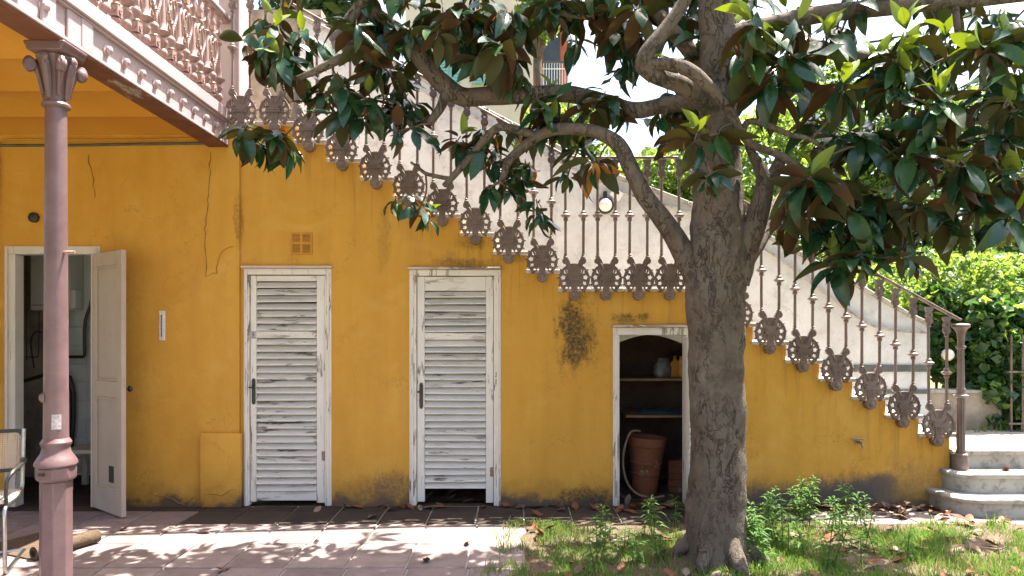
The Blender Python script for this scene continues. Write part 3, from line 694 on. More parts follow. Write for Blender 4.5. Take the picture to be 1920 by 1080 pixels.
# ================================================================== IRON STAIR RAILING
rail = thing('iron_stair_railing', (.6, -.05, 1.0), 'ornate brown cast iron stair railing with pierced palmettes', 'railing')
YR = -.062                                     # plane of the railing, just outside the wall
def star(cx, cz, r, n=5, a0=0):
    return [(cx+(r if i % 2 == 0 else r*.6)*math.cos(a0+math.pi*i/n), cz+(r if i % 2 == 0 else r*.6)*math.sin(a0+math.pi*i/n)) for i in range(2*n)]
def palmette_mesh():
    mb = MB()
    out = [(.136*math.cos(a), .136*math.sin(a)) for a in [R(-58)+R(296)*i/40 for i in range(41)]]
    out += [(-.058, -.095), (-.03, -.06), (.03, -.06), (.058, -.095)]
    hol = []
    for sg in (0, 1):
        for ad, r_, rr_ in ((40, .096, .025), (7, .099, .025), (-25, .099, .022), (-49, .104, .015)):
            a = R(ad) if not sg else R(180-ad)
            hol.append(star(r_*math.cos(a), r_*math.sin(a), rr_, 5, a))
    mb.prism(out, hol, -.011, .011)
    # raised rim and petals between the holes
    mb.tube([(.131*math.cos(a), -.012, .131*math.sin(a)) for a in [R(-57)+R(294)*i/36 for i in range(37)]], .0075, 6)
    for ad in (25, -8, -36, 58, 80):
        for sg in (0, 1):
            a = R(ad) if not sg else R(180-ad)
            mb.tube([(r_*math.cos(a), -.010, r_*math.sin(a)) for r_ in (.045, .075, .105, .125)], [.004, .010, .008, .003], 6)
    for i in range(11):
        a = R(-50)+R(280)*i/10
        if 62 < math.degrees(a) < 118: continue
        M = T(.142*math.cos(a), 0, .142*math.sin(a)); mb.lathe([(.002,-.011),(.010,-.006),(.011,0),(.010,.006),(.002,.011)], 6, M)
    # the two horns with scroll ends
    horn = [(0,.052),(.012,.080),(.026,.112),(.036,.142),(.046,.168),(.060,.186),(.076,.190),(.094,.183),(.106,.166),(.105,.146),(.094,.132),(.080,.128),(.070,.112),(.066,.088),(.056,.050),(.032,.018),(0,.012)]
    mb.prism(horn, [], -.017, .013); mb.prism([(-x, z) for x, z in horn][::-1], [], -.0171, .0131)
    for sg in (-1, 1):
        mb.lathe([(.027,0),(.027,.006),(.018,.007),(.016,.003),(.012,.003),(.011,.008),(.003,.009)], 12, T(sg*.074, -.0168, .156, rx=R(90)))
        mb.tube(*spline([(sg*.020, -.018, .06), (sg*.034, -.018, .10), (sg*.050, -.018, .13), (sg*.060, -.018, .14)], [.004,.008,.007,.004], 3), 6)
        mb.tube(*spline([(sg*.060, -.018, .035), (sg*.074, -.018, .07), (sg*.078, -.018, .105)], [.006,.008,.004], 3), 6)
        mb.lathe([(.020,0),(.024,.006),(.012,.014),(.012,.020),(.018,.026),(.010,.034)], 10, T(sg*.078, 0, .188))
    # name tablet and stem
    mb.box(-.056, -.028, -.014, .056, -.009, .020); mb.box(-.050, -.034, .0055, .050, -.0275, .012); mb.box(-.044, -.033, -.009, .044, -.0275, .001)
    mb.prism([(-.034,-.015),(.034,-.015),(.026,-.105),(-.026,-.105)], [], -.019, .0125)
    for dx in (-.014, 0, .014): mb.box(dx-.003, -.0225, -.09, dx+.003, -.0185, -.02)
    return mb.mesh('palmette', M_IRON, smooth=40)
def boss_mesh():
    mb = MB(); pts = []
    for i in range(16): a = 2*math.pi*i/16; r = .050 if i % 2 == 0 else .0435; pts.append((r*math.cos(a), r*math.sin(a)))
    mb.prism(pts, [], -.016, .06)
    mb.lathe([(.030,0),(.030,.004),(.021,.005),(.020,.010),(.014,.014),(.004,.015)], 14, T(0, -.016, 0, rx=R(90)))
    return mb.mesh('boss', M_IRON, bevel=.003, smooth=40)
PAL, BOSS = palmette_mesh(), boss_mesh()
RH = 222/210.                                  # rail above the wheel centre
slope = 34.5/62.1
def rod_mesh(h): return MB().lathe([(.013,.03),(.0125,.2),(.0125,h-.16),(.013,h-.15)], 10).mesh('baluster', M_IRON, smooth=60)
COLR = MB().lathe([(.013,-.05),(.020,-.042),(.022,-.03),(.016,-.022),(.036,-.010),(.046,0),(.045,.006),(.030,.014),(.022,.022),(.024,.032),(.014,.044)], 18).mesh('collar', M_IRON, smooth=40)
def head_mesh():
    mb = MB()
    mb.prism([(-.036,0),(.036,0),(.036,-.02),(.026,-.035),(.020,-.05),(-.020,-.05),(-.026,-.035),(-.036,-.02)][::-1], [], -.014, .014)
    mb.prism(circ(0, -.072, .030, 16), [circ(0, -.072, .010, 8)], -.013, .013); mb.prism(circ(0, -.122, .034, 16), [], -.0125, .0125)
    mb.lathe([(.024,0),(.024,.005),(.013,.006),(.012,.011),(.003,.013)], 12, T(0, -.0125, -.122, rx=R(90)))
    mb.lathe([(.013,-.18),(.022,-.172),(.016,-.160),(.014,-.150)], 10)
    return mb.mesh('baluster_head', M_IRON, smooth=40)
HEAD = head_mesh()
rods = {}; rjit = random.Random(14)
for (cx, cyy, kd) in pal:
    x, z = WX(cx), WZ(cyy)
    pm = T(x+rjit.uniform(-.004,.004), YR+rjit.uniform(-.004,.004), z, ry=rjit.uniform(-.02,.02), rz=rjit.uniform(-.05,.05)); p = inst('palmette', PAL, rail, pm); inst('boss', BOSS, p, pm @ T(0, 0, -.142, ry=rjit.uniform(0, 6)))
    for sg in (-1, 1):
        h = (RH if cx < 1280 else 211/210.) - .188 - (slope*sg*.078 if kd == 'slope' else 0); key = round(h, 3)
        if key not in rods: rods[key] = rod_mesh(h)
        r_ = inst('baluster', rods[key], rail, T(x+sg*.078, YR, z+.188, rx=rjit.uniform(-.006,.006), ry=rjit.uniform(-.006,.006)))
        inst('collar', COLR, r_, T(x+sg*.078, YR, z+.188+h-.50)); inst('baluster_head', HEAD, r_, T(x+sg*.078, YR, z+.188+h-.004))
zt = lambda px, py: (WX(px), WZ(py-222)+.012)
pr = [zt(400, 213), zt(505, 213), zt(1050, 516), zt(1080, 524), zt(1268, 524), (WX(1292), WZ(330)+.012), (WX(1752), WZ(582)+.012), (WX(1791), WZ(603)+.012)]
for a, b in zip(pr[:-1], pr[1:]):
    a, b = Vector((a[0], YR, a[1])), Vector((b[0], YR, b[1])); d = (b-a); L = d.length; ang_ = math.atan2(d.z, d.x)
    MB().box(-.002, -.028, -.006, L+.002, .028, .010).build('handrail', M_IRON, rail, T(a.x, a.y, a.z, ry=-ang_), bevel=.004)
# newel post at the foot
NX, NY, NZ = WX(1791), -.075, .336
nw = thing('newel_post', (NX, NY, NZ), 'fluted iron newel post standing on the second stone step', 'newel post')
MB().lathe([(.062,0),(.062,.10),(.056,.115),(.060,.13),(.050,.145)], 8, rot=R(22.5)).build('base', M_IRON, nw, T(NX, NY, NZ), bevel=.004)
MB().lathe([(.036,.1455),(.040,.16),(.034,.18),(.036,.25),(.033,.60),(.034,.63)], 20, flute=.12).build('shaft', M_IRON, nw, T(NX, NY, NZ), smooth=20)
MB().lathe([(.034,.6305),(.060,.645),(.062,.655),(.040,.665),(.034,.68),(.040,.70),(.034,.72)], 18).build('ring', M_IRON, nw, T(NX, NY, NZ))
MB().lathe([(.030,.7205),(.030,.80),(.026,1.03),(.028,1.06)], 20, flute=.12).build('upper_shaft', M_IRON, nw, T(NX, NY, NZ), smooth=20)
MB().lathe([(.028,1.0605),(.042,1.075),(.042,1.085),(.028,1.095),(.028,1.15),(.034,1.20),(.050,1.235),(.072,1.255),(.074,1.275),(.060,1.285),(.015,1.29)], 20).build('cap', M_IRON, nw, T(NX, NY, NZ))

# ================================================================== BACK WALL OF THE STAIR
YB = SW + .0
def bz(px, py): q = P(px, py, YB); return (q.x, q.z)
topl = [(560, 34), (867, 190), (1152, 334), (1291, 386), (1425, 440), (1573, 520), (1700, 592), (1742, 613)]
tp_ = [bz(*q) for q in topl]
bw = thing('stair_parapet_wall', (1.5, YB+.1, 0), 'weathered white plaster parapet wall behind the stair treads', 'wall')
MB().prism([(tp_[0][0], .0), (tp_[-1][0], .0)] + tp_[::-1], [], YB, YB+.2).build('wall', M_WPLAST, bw, smooth=0)
for a, b in zip(tp_[:-1], tp_[1:]):
    n = max(1, round(math.dist(a, b)/.55))
    for k in range(n):
        p0 = (a[0]+(b[0]-a[0])*k/n, a[1]+(b[1]-a[1])*k/n); p1 = (a[0]+(b[0]-a[0])*(k+1)/n, a[1]+(b[1]-a[1])*(k+1)/n)
        MB().prism([(p0[0]+.002, p0[1]+.001), (p1[0]-.002, p1[1]+.001), (p1[0]-.002, p1[1]+.05), (p0[0]+.002, p0[1]+.05)], [], YB-.03, YB+.23).build('coping_stone', M_STONE, bw, bevel=.006)
def bpt(px, py, y=YB-.03): return P(px, py, y)
MB().tube(*spline([bpt(640, 96), bpt(867, 208), bpt(1149, 352), bpt(1291, 398), bpt(1430, 464), bpt(1540, 545), bpt(1620, 602), bpt(1665, 617), bpt(1720, 622), bpt(1736, 623)], [.014]*10, 6), 8).build('wall_handrail', M_STONE, bw)
MB().box(bz(1600, 0)[0], YB-.02, bz(0, 697)[1], bz(1741, 0)[0], YB-.0005, bz(0, 684)[1]).build('iron_strip', M_GREYP, bw, bevel=.003)
MB().box(bz(1640, 0)[0], YB-.025, bz(0, 738)[1], bz(1741, 0)[0], YB-.0005, bz(0, 730)[1]).build('iron_strip', M_GREYP, bw, bevel=.003)
MB().box(tp_[-1][0]+.002, YB+.01, .0, P(1880, 0, YB).x, YB+.19, bz(0, 737)[1]).build('low_wall', M_TAN, bw, smooth=0)
MB().box(tp_[-1][0]+.002, YB-.02, bz(0, 737)[1]+.001, P(1880, 0, YB).x, YB+.21, bz(0, 731)[1]).build('coping_stone', M_STONE, bw, bevel=.005)
# bulkhead lamp
lc = bpt(1134, 386, YB); bk = thing('bulkhead_lamp', (lc.x, YB, lc.z-.09), 'round bulkhead lamp with dark rim on the white parapet wall', 'lamp')
LM = T(lc.x, YB-.0008, lc.z, rx=R(90))
MB().lathe([(.085,0),(.092,.012),(.092,.045),(.080,.060),(.072,.060),(.072,.045)], 28).build('rim', M_BLACK, bk, LM)
MB().lathe([(.0715,.046),(.068,.07),(.05,.095),(.02,.108),(.002,.11)], 24).build('glass', M_GLOBE, bk, LM)
MB().box(lc.x-.02, YB-.04, lc.z+.093, lc.x+.02, YB-.001, lc.z+.15).build('bracket', M_BLACK, bk, bevel=.004)
cp = bpt(1150, 366, YB-.01); MB().box(-.06, -.004, -.05, .06, .004, .05).build('notice_plate', M_THERM, bk, T(cp.x+.03, YB-.06, cp.z, ry=R(35), rz=R(8)))
# taller old wall left of it
ow = thing('old_tan_wall', (-3, YB+.1, 0), 'stained tan plaster wall behind the top of the stair', 'wall')
xe = tp_[0][0]-.003
MB().box(XL, 1.9, 2.76, xe+.05, 2.1, 5.3).build('wall', M_TAN, ow, smooth=0)
MB().box(XL, YB, .0, -5.0, YB+.2, 3.3).build('lower_wall', M_TAN, ow, smooth=0)
pipe([P(556, 130, 1.85), P(556, 262, 1.85)], .035, M_GREYP, ow, 'drain_pipe'); pipe([P(535, 172, 1.86), P(700, 168, 1.86)], .02, M_WHITE, ow, 'conduit')
tag(ow, None)

# ================================================================== BALCONY BEAM, PILLAR AND BALUSTRADE
BX = -2.55
bal = thing('iron_balcony', (BX-.08, -2.2, 3.2), 'lilac painted balcony edge with riveted beam and dense cast iron balustrade', 'balcony')
Y0, Y1 = -.001, -5.6
MB().box(BX-.16, Y1, 3.205, BX-.012, Y0, 3.495).build('beam', M_BEAM, bal, smooth=0)
MB().box(BX-.165, Y1, 3.186, BX+.004, Y0, 3.2045).build('soffit_plate', M_SOFFIT, bal, smooth=0)
MB().box(BX-.0115, Y1, 3.200, BX+.014, Y0, 3.222).build('bottom_flange', M_BEAM, bal, bevel=.004)
MB().box(BX-.0115, Y1, 3.4155, BX+.028, Y0, 3.512).build('top_fascia', M_BEAM, bal, bevel=.006)
MB().box(BX-.0115, Y1, 3.399, BX+.012, Y0, 3.415).build('moulding', M_BEAM, bal, bevel=.004)
for y in (-.03, -2.02, -2.36, -4.3): MB().box(BX-.0115, y-.06 if y > -1 else y-.11, 3.2225, BX+.010, y, 3.3985).build('panel_stile', M_BEAM, bal, bevel=.004)
MB().box(BX-.011, -2.25, 3.2226, BX+.004, -2.13, 3.3984).build('pier_block', M_BEAM, bal, bevel=.004)
ROS = MB().lathe([(.034,0),(.034,.006),(.020,.010),(.026,.020),(.024,.032),(.010,.040),(.002,.042)], 12).mesh('rosette', M_BEAM)
y = -.28
while y > -4.2:
    if not -2.40 < y < -1.95: inst('rosette', ROS, bal, T(BX-.0118, y, 3.315, ry=R(90)))
    y -= .197
# balustrade: turned spindle with scrolled leaves, and a low stem with a die between two spindles
def spindle_mesh():
    mb = MB()
    mb.lathe([(.034,0),(.036,.014),(.020,.026),(.016,.040),(.032,.060),(.037,.080),(.030,.100),(.016,.112),(.020,.125),(.034,.150),(.036,.165),(.026,.185),(.018,.195),(.050,.222),(.054,.232),(.036,.244),(.026,.256),(.023,.30),(.016,.46),(.014,.52),(.028,.535),(.030,.548),(.016,.56),(.020,.60),(.032,.64),(.020,.68),(.030,.71),(.034,.73),(.018,.745),(.026,.785)], 14)
    return mb.mesh('baluster', M_BALU, smooth=40)
def die_mesh():
    mb = MB()
    mb.lathe([(.030,0),(.032,.012),(.018,.024),(.028,.045),(.030,.058),(.016,.072)], 12)
    mb.box(-.030, -.030, .0725, .030, .030, .142)
    for a in range(4): mb.lathe([(.016,0),(.016,.006),(.008,.006),(.006,.002)], 10, T(0,0,.107, rz=R(90*a)) @ T(.0305, 0, 0, ry=R(90)))
    mb.lathe([(.018,.1425),(.030,.155),(.018,.17),(.022,.19),(.034,.215),(.032,.235),(.014,.255),(.010,.30)], 12)
    # S scrolls that rise on both sides towards the spindles
    for sg in (-1, 1):
        for ph, x in ((0, .012), (1, -.012)):
            pts = [(x, 0, .25), (x, sg*.012, .31), (x, sg*.045, .37), (x, sg*.068, .44), (x, sg*.060, .51), (x, sg*.030, .54), (x, sg*.012, .515), (x, sg*.024, .49)]
            mb.tube(*spline(pts, [.010,.010,.011,.011,.010,.009,.008,.006], 3), 6)
        pts = [(0, sg*.100, .25), (0, sg*.080, .22), (0, sg*.070, .27), (0, sg*.050, .33), (0, sg*.020, .36)]
        mb.tube(*spline(pts, [.006,.009,.011,.010,.006], 3), 6)
        for k in range(4):
            mb.lathe([(.002,-.012),(.011,-.006),(.013,0),(.011,.006),(.002,.012)], 8, T(.012, sg*(.060-.012*k), .40-.022*k))
        pts = [(0, sg*.010, .56), (0, sg*.04, .60), (0, sg*.085, .625), (0, sg*.10, .67), (0, sg*.075, .70), (0, sg*.055, .67)]
        mb.tube(*spline(pts, [.008,.010,.011,.010,.008,.006], 3), 6)
    mb.lathe([(.012,.53),(.026,.56),(.030,.58),(.014,.61),(.024,.65),(.030,.68),(.014,.72),(.024,.785)], 12)
    mb.box(-.022, -.022, .60, .022, .022, .645)
    return mb.mesh('scroll_stem', M_BALU, smooth=40)
SPN, DIE = spindle_mesh(), die_mesh()
y = -.16; i = 0
while y > -3.6:
    inst('baluster', SPN, bal, T(BX-.03, y, 3.5122)); inst('scroll_stem', DIE, bal, T(BX-.03, y-.12, 3.5122)); y -= .24
MB().box(BX-.062, Y1, 4.298, BX+.004, Y0-.001, 4.318).build('handrail_plate', M_BALU, bal, bevel=.003)
MB().box(BX-.075, Y1, 4.3185, BX+.018, Y0-.001, 4.352).build('handrail', M_BEAM, bal, bevel=.008, seg=2)
pl = thing('masonry_pillar', (-2.52, .14, 3.4), 'pale square pillar at the head of the stair', 'pillar')
MB().box(-2.65, .0, 3.42, -2.462, .27, 6.4).build('shaft', M_BEAM, pl, bevel=.006)
MB().box(-2.67, -.014, 3.42, -2.446, .285, 3.50).build('base', M_BEAM, pl, bevel=.006)

# ---- cast iron column carrying the beam
CX, CYY = P(105.5, 600, -2.2).x, -2.22
colm = thing('cast_iron_column', (CX, CYY, 0), 'mauve painted cast iron column with scrolled capital holding the balcony', 'column')
CM = T(CX+.012, CYY, 0) @ Matrix.Diagonal((.84, .84, 1, 1))
MB().lathe([(.108,0),(.108,.05),(.100,.06),(.0985,.70)], 8, rot=R(22.5)).build('octagonal_pedestal', M_MAUVE, colm, CM, bevel=.005, smooth=20)
MB().lathe([(.099,.7005),(.122,.715),(.124,.74),(.124,.775),(.116,.785)], 8, rot=R(22.5)).build('pedestal_collar', M_MAUVE, colm, CM, bevel=.004, smooth=20)
MB().lathe([(.120,.7855),(.130,.795),(.128,.81),(.112,.835),(.092,.86),(.084,.885),(.086,.90),(.094,.912),(.094,.922),(.084,.935),(.077,.945)], 28).build('base_moulding', M_MAUVE, colm, CM)
MB().lathe([(.0765,.9455),(.074,1.2),(.070,2.0),(.065,2.80),(.065,2.83)], 28).build('shaft', M_MAUVE, colm, CM, smooth=60)
MB().lathe([(.065,2.8305),(.086,2.84),(.088,2.852),(.082,2.862),(.070,2.868)], 28).build('astragal', M_MAUVE, colm, CM)
cap = MB().lathe([(.066,2.8685),(.070,2.90),(.080,3.00),(.098,3.08),(.118,3.12),(.110,3.13)], 24, flute=.09).build('capital', M_MAUVE, colm, CM, smooth=30)
for k in range(4):
    A = CM @ T(0, 0, 0, rz=R(45+90*k))
    MB().tube(*spline([(.074,0,2.90),(.092,0,2.98),(.118,0,3.05),(.152,0,3.085),(.172,0,3.06),(.160,0,3.03),(.140,0,3.045),(.150,0,3.062)], [.012,.016,.020,.022,.020,.017,.014,.012], 4), 8).build('volute', M_MAUVE, cap, A)
    MB().lathe([(.032,-.026),(.036,-.02),(.036,.02),(.032,.026),(.012,.034)], 14, T(.150, 0, 3.052, rx=R(90))).build('scroll_eye', M_MAUVE, cap, A)
    B = CM @ T(0, 0, 0, rz=R(90*k))
    MB().tube(*spline([(.072,0,2.88),(.086,0,2.97),(.106,0,3.06),(.126,0,3.08),(.128,0,3.05)], [.014,.026,.030,.018,.008], 4), 8).build('acanthus_leaf', M_MAUVE, cap, B)
    MB().lathe([(.028,0),(.030,.010),(.018,.022),(.004,.026)], 8, T(.116, 0, 3.095, ry=R(90))).build('flower', M_MAUVE, cap, B)
MB().prism([(-.112,3.131),(.112,3.131),(.120,3.142),(.120,3.156),(.135,3.165),(.138,3.1855),(-.138,3.1855),(-.135,3.165),(-.120,3.156),(-.120,3.142)], [], -.13, .13).build('abacus', M_MAUVE, colm, CM, bevel=.006)
MB().lathe([(.030,0),(.028,.010),(.018,.022),(.004,.026)], 8).build('bolt', M_MAUVE, colm, CM @ T(-.052, -.052, 1.18, rz=R(-45)) @ T(0,0,0, rx=R(90)))
MB().tube([(0,0,0),(.09,0,0)], .007, 8).build('spike', M_RUSTM, colm, CM @ T(.05, -.02, 2.01))
sk = MB()
for i in range(7):
    a = R(-76+7*i); sk.v += [(.0785*math.cos(a), .0785*math.sin(a), 1.00), (.0785*math.cos(a), .0785*math.sin(a), 1.085)]
for i in range(6): sk.f.append((2*i, 2*i+2, 2*i+3, 2*i+1)); sk.m.append(0)
sk.build('sticker', M_STICK, colm, CM)
MB().box(-.02, -.127, .745, .02, -.1148, .758).build('slot', M_BLACK, colm, CM @ T(0,0,0,rz=R(-10)))

# ================================================================== MAGNOLIA TREE
TX, TY = 1.34, -1.59
tree = thing('magnolia_tree', (TX, TY, 0), 'large magnolia tree with thick brown trunk standing in the garden bed', 'tree')
def limb(pts, name='limb', n=12, sub=6, wob=.10, seed=0, mat=None):
    """pts: (px, py, world y, half width in pixels)"""
    w = [P(a, b, y) for a, b, y, r in pts]; rd = [r*(1. if name == 'trunk' else .88)*(y-CAMY)/FPX for a, b, y, r in pts]
    sp, sr = spline(w, rd, sub)
    LIMBS.extend(list(zip(sp, sr)))
    mb = MB().tube(sp, sr, n, wob=wob, seed=seed)
    return mb.build(name, mat or M_BARK, tree, smooth=70)
LIMBS = []
y = TY
limb([(1346,1085,y,76),(1345,1058,y,66),(1343,1020,y,57),(1343,950,y,53),(1345,870,y,51),(1346,800,y,51),(1345,720,y,52),(1343,650,y,50),(1340,590,y,51),(1342,530,y,55),(1346,480,y,56),(1346,430,y,50),(1346,370,y,45),(1346,300,y,40),(1348,220,y,37),(1347,140,y,35),(1344,60,y,33),(1340,0,y,31),(1336,-150,y+.1,27),(1320,-330,y+.2,21),(1300,-560,y+.3,12),(1290,-760,y+.4,5)], 'trunk', 32, 8, .11, 1)
for a_, L_, r_ in ((-2.2, .30, .05), (-1.3, .32, .06), (-.35, .42, .06), (.7, .3, .05), (2.4, .3, .05), (3.1, .3, .05)):
    d_ = Vector((math.cos(a_), math.sin(a_), 0)); b_ = Vector((TX, TY, 0))
    MB().tube(*spline([b_+d_*.08+Vector((0,0,.34)), b_+d_*.17+Vector((0,0,.17)), b_+d_*.27+Vector((0,0,.075)), b_+d_*L_+Vector((0,0,-.02))], [.05, r_, r_*.8, r_*.3], 5), 10, wob=.15, seed=a_).build('root', M_BARK, tree, smooth=70)
limb([(1322,545,y,30),(1296,500,y,27),(1268,450,y,23),(1238,405,y,21),(1208,365,y+.02,19),(1185,320,y+.04,18),(1160,272,y+.06,17),(1120,248,y+.12,14),(1080,242,y+.2,13),(1035,245,y+.3,12),(1000,262,y+.35,11),(965,290,y+.38,10),(952,305,y+.40,9),(944,330,y+.42,8),(938,345,y+.43,5)], seed=2)
limb([(1010,258,y+.34,9),(975,245,y+.36,9),(940,238,y+.4,9),(918,252,y+.42,9),(893,280,y+.44,8),(868,310,y+.46,8),(843,338,y+.48,7),(832,348,y+.5,5)], seed=3)
limb([(843,335,y+.48,5),(820,331,y+.49,4.5),(798,325,y+.5,4),(783,313,y+.5,3),(770,304,y+.5,2.5)], seed=4, n=8)
limb([(1322,178,y,24),(1285,190,y+.1,20),(1248,196,y+.2,17),(1190,207,y+.3,17),(1130,190,y+.38,17),(1060,175,y+.42,18),(990,178,y+.45,19),(920,180,y+.48,20),(868,182,y+.5,20),(834,160,y+.5,20),(805,130,y+.5,20),(776,92,y+.48,19),(748,62,y+.45,17),(722,40,y+.42,16),(700,25,y+.40,15),(682,42,y+.38,14),(674,75,y+.36,14),(668,100,y+.34,14),(650,86,y+.32,14),(640,66,y+.30,13),(654,40,y+.30,13),(672,15,y+.3,12),(688,-10,y+.3,12),(705,-60,y+.3,11),(725,-130,y+.3,8),(735,-220,y+.3,4)], seed=5)
limb([(668,104,y+.34,11),(640,110,y+.35,10),(610,124,y+.36,9),(580,138,y+.38,7),(552,146,y+.42,5),(528,120,y+.45,3.5)], seed=6, n=9)
limb([(838,160,y+.5,10),(834,180,y+.47,11),(826,202,y+.44,10),(812,222,y+.42,9),(806,232,y+.41,8)], seed=7, n=9)
limb([(1340,205,y-.05,26),(1310,180,y-.15,22),(1280,160,y-.2,19),(1248,150,y-.24,17),(1220,138,y-.28,17),(1206,122,y-.3,17),(1214,98,y-.3,17),(1234,72,y-.3,16),(1255,45,y-.3,15),(1272,20,y-.3,14),(1288,-10,y-.3,13),(1300,-70,y-.3,11),(1290,-160,y-.3,7)], seed=8)
limb([(1206,126,y-.3,12),(1240,120,y-.32,13),(1275,124,y-.34,14),(1305,140,y-.36,14),(1335,168,y-.36,12),(1362,198,y-.36,11),(1378,225,y-.36,10),(1392,252,y-.36,9),(1412,272,y-.36,8.5),(1445,284,y-.36,8),(1480,300,y-.36,7.5),(1508,318,y-.36,6)], seed=9)
limb([(1392,250,y-.36,7),(1404,228,y-.36,7),(1440,235,y-.38,7),(1480,252,y-.4,6),(1520,262,y-.42,5),(1560,290,y-.42,4)], seed=10, n=9)
limb([(1336,165,y,22),(1312,120,y+.1,18),(1285,85,y+.15,16),(1255,52,y+.2,15),(1230,20,y+.25,14),(1205,-30,y+.3,12),(1180,-120,y+.35,8)], seed=11)
limb([(1372,525,y-.02,38),(1395,470,y-.05,28),(1415,420,y-.08,24),(1430,370,y-.1,21),(1432,335,y-.1,17),(1420,305,y-.1,11),(1408,285,y-.1,9),(1402,268,y-.12,8)], seed=12)
limb([(1432,352,y-.1,16),(1448,330,y-.1,15),(1458,312,y-.1,14),(1464,298,y-.1,12)], seed=13, n=9)
limb([(1378,500,y+.03,30),(1410,460,y+.14,25),(1442,412,y+.32,23),(1478,372,y+.48,21),(1520,335,y+.58,19),(1570,300,y+.64,16),(1640,262,y+.68,13),(1720,230,y+.7,10),(1800,210,y+.7,7)], seed=14)
limb([(1355,75,y,24),(1400,58,y-.05,20),(1455,46,y-.1,19),(1520,30,y-.12,19),(1600,20,y-.15,18),(1690,12,y-.2,17),(1780,4,y-.2,14),(1870,0,y-.2,10),(1980,-10,y-.2,6)], seed=15)
limb([(1360,120,y+.05,20),(1420,80,y+.15,17),(1480,78,y+.2,16),(1540,92,y+.25,17),(1600,104,y+.3,15),(1660,108,y+.35,11),(1740,100,y+.4,8),(1820,110,y+.4,5)], seed=16)
limb([(1345,20,y,20),(1400,-60,y-.1,17),(1470,-150,y-.2,13),(1560,-240,y-.3,9),(1650,-330,y-.4,5)], seed=17)
limb([(1338,-100,y+.1,18),(1260,-200,y+.3,14),(1160,-280,y+.5,10),(1060,-340,y+.7,6)], seed=18)
limb([(1790,3,y-.2,7),(1794,40,y-.22,7),(1797,75,y-.24,6)], seed=19, n=8)

# ---- leaves
def leaf_arrays(curl, fold, wid, wav, twist=0.):
    ST = [0, .07, .2, .36, .53, .7, .86, 1.0]; v = []; top = []; bot = []
    def hw(t): return wid*.445*max(0, math.sin(math.pi*min(1, t)**.88))**.78
    for t in ST:
        # arc along the length, bending down
        a = curl*t; x = t if abs(curl) < 1e-3 else math.sin(a)/curl; z = 0 if abs(curl) < 1e-3 else -(1-math.cos(a))/curl
        w = hw(t) if 0 < t < 1 else .006
        w = max(w, .010)
        wz = wav*math.sin(9*t+1)
        rl = twist*t
        v += [(x, w*math.cos(rl), z + fold*w + wz*w + w*math.sin(rl)), (x, 0, z), (x, -w*math.cos(rl), z + fold*w - wz*w - w*math.sin(rl))]
    n = len(ST); base = 3*n
    v += [(v[3*i+1][0], 0, v[3*i+1][2]-.010) for i in range(n)]
    for i in range(n-1):
        a, b = 3*i, 3*(i+1)
        top += [(a, a+1, b+1, b), (a+1, a+2, b+2, b+1)][:2]
        bot += [(a, b, base+i+1, base+i), (base+i, base+i+1, b+2, a+2)]
    top = [q[::-1] for q in top]; top = [q[::-1] for q in top]
    return np.array(v, float), top, bot
VARS = [leaf_arrays(c, f, w, wv, tw) for c, f, w, wv, tw in ((.5,.28,.42,.10,.1), (.9,.36,.40,-.12,-.25), (.25,.22,.45,.08,.15), (1.25,.45,.38,.1,.3), (-.25,.3,.41,.12,-.1), (.7,.55,.43,.05,.4), (1.7,.3,.36,.3,.5), (.4,.9,.40,.2,-.6), (-.6,.15,.46,.35,.2), (1.0,-.2,.44,.3,-.4))]
# make sure the upper side looks to +Z
def up_ok(v, faces):
    a, b, c = (v[i] for i in faces[4][:3]); return np.cross(b-a, c-a)[2] > 0
VARS = [(v, t if up_ok(v, t) else [q[::-1] for q in t], b if not up_ok(v, b) else [q[::-1] for q in b]) for v, t, b in VARS]
KINDS = {'rust': (0, 1), 'olive': (2, 3), 'darkolive': (0, 3), 'young': (4, 4), 'orange': (5, 5)}
LMESH = {}
def leaf_mesh(vi, kind):
    if (vi, kind) not in LMESH:
        v, t, b = VARS[vi]; mt, mbm = KINDS[kind]
        me = bpy.data.meshes.new('leaf'); me.from_pydata([tuple(p) for p in v], [], t+b)
        me.materials.append(LEAFMATS[mt]); me.materials.append(LEAFMATS[mbm])
        me.polygons.foreach_set('material_index', [0]*len(t)+[1]*len(b)); me.polygons.foreach_set('use_smooth', [True]*(len(t)+len(b)))
        me.set_sharp_from_angle(angle=R(75)); LMESH[(vi, kind)] = me
    return LMESH[(vi, kind)]
leaves = []       # (matrix, variant, kind)
rosettes = []
rl = random.Random(21)
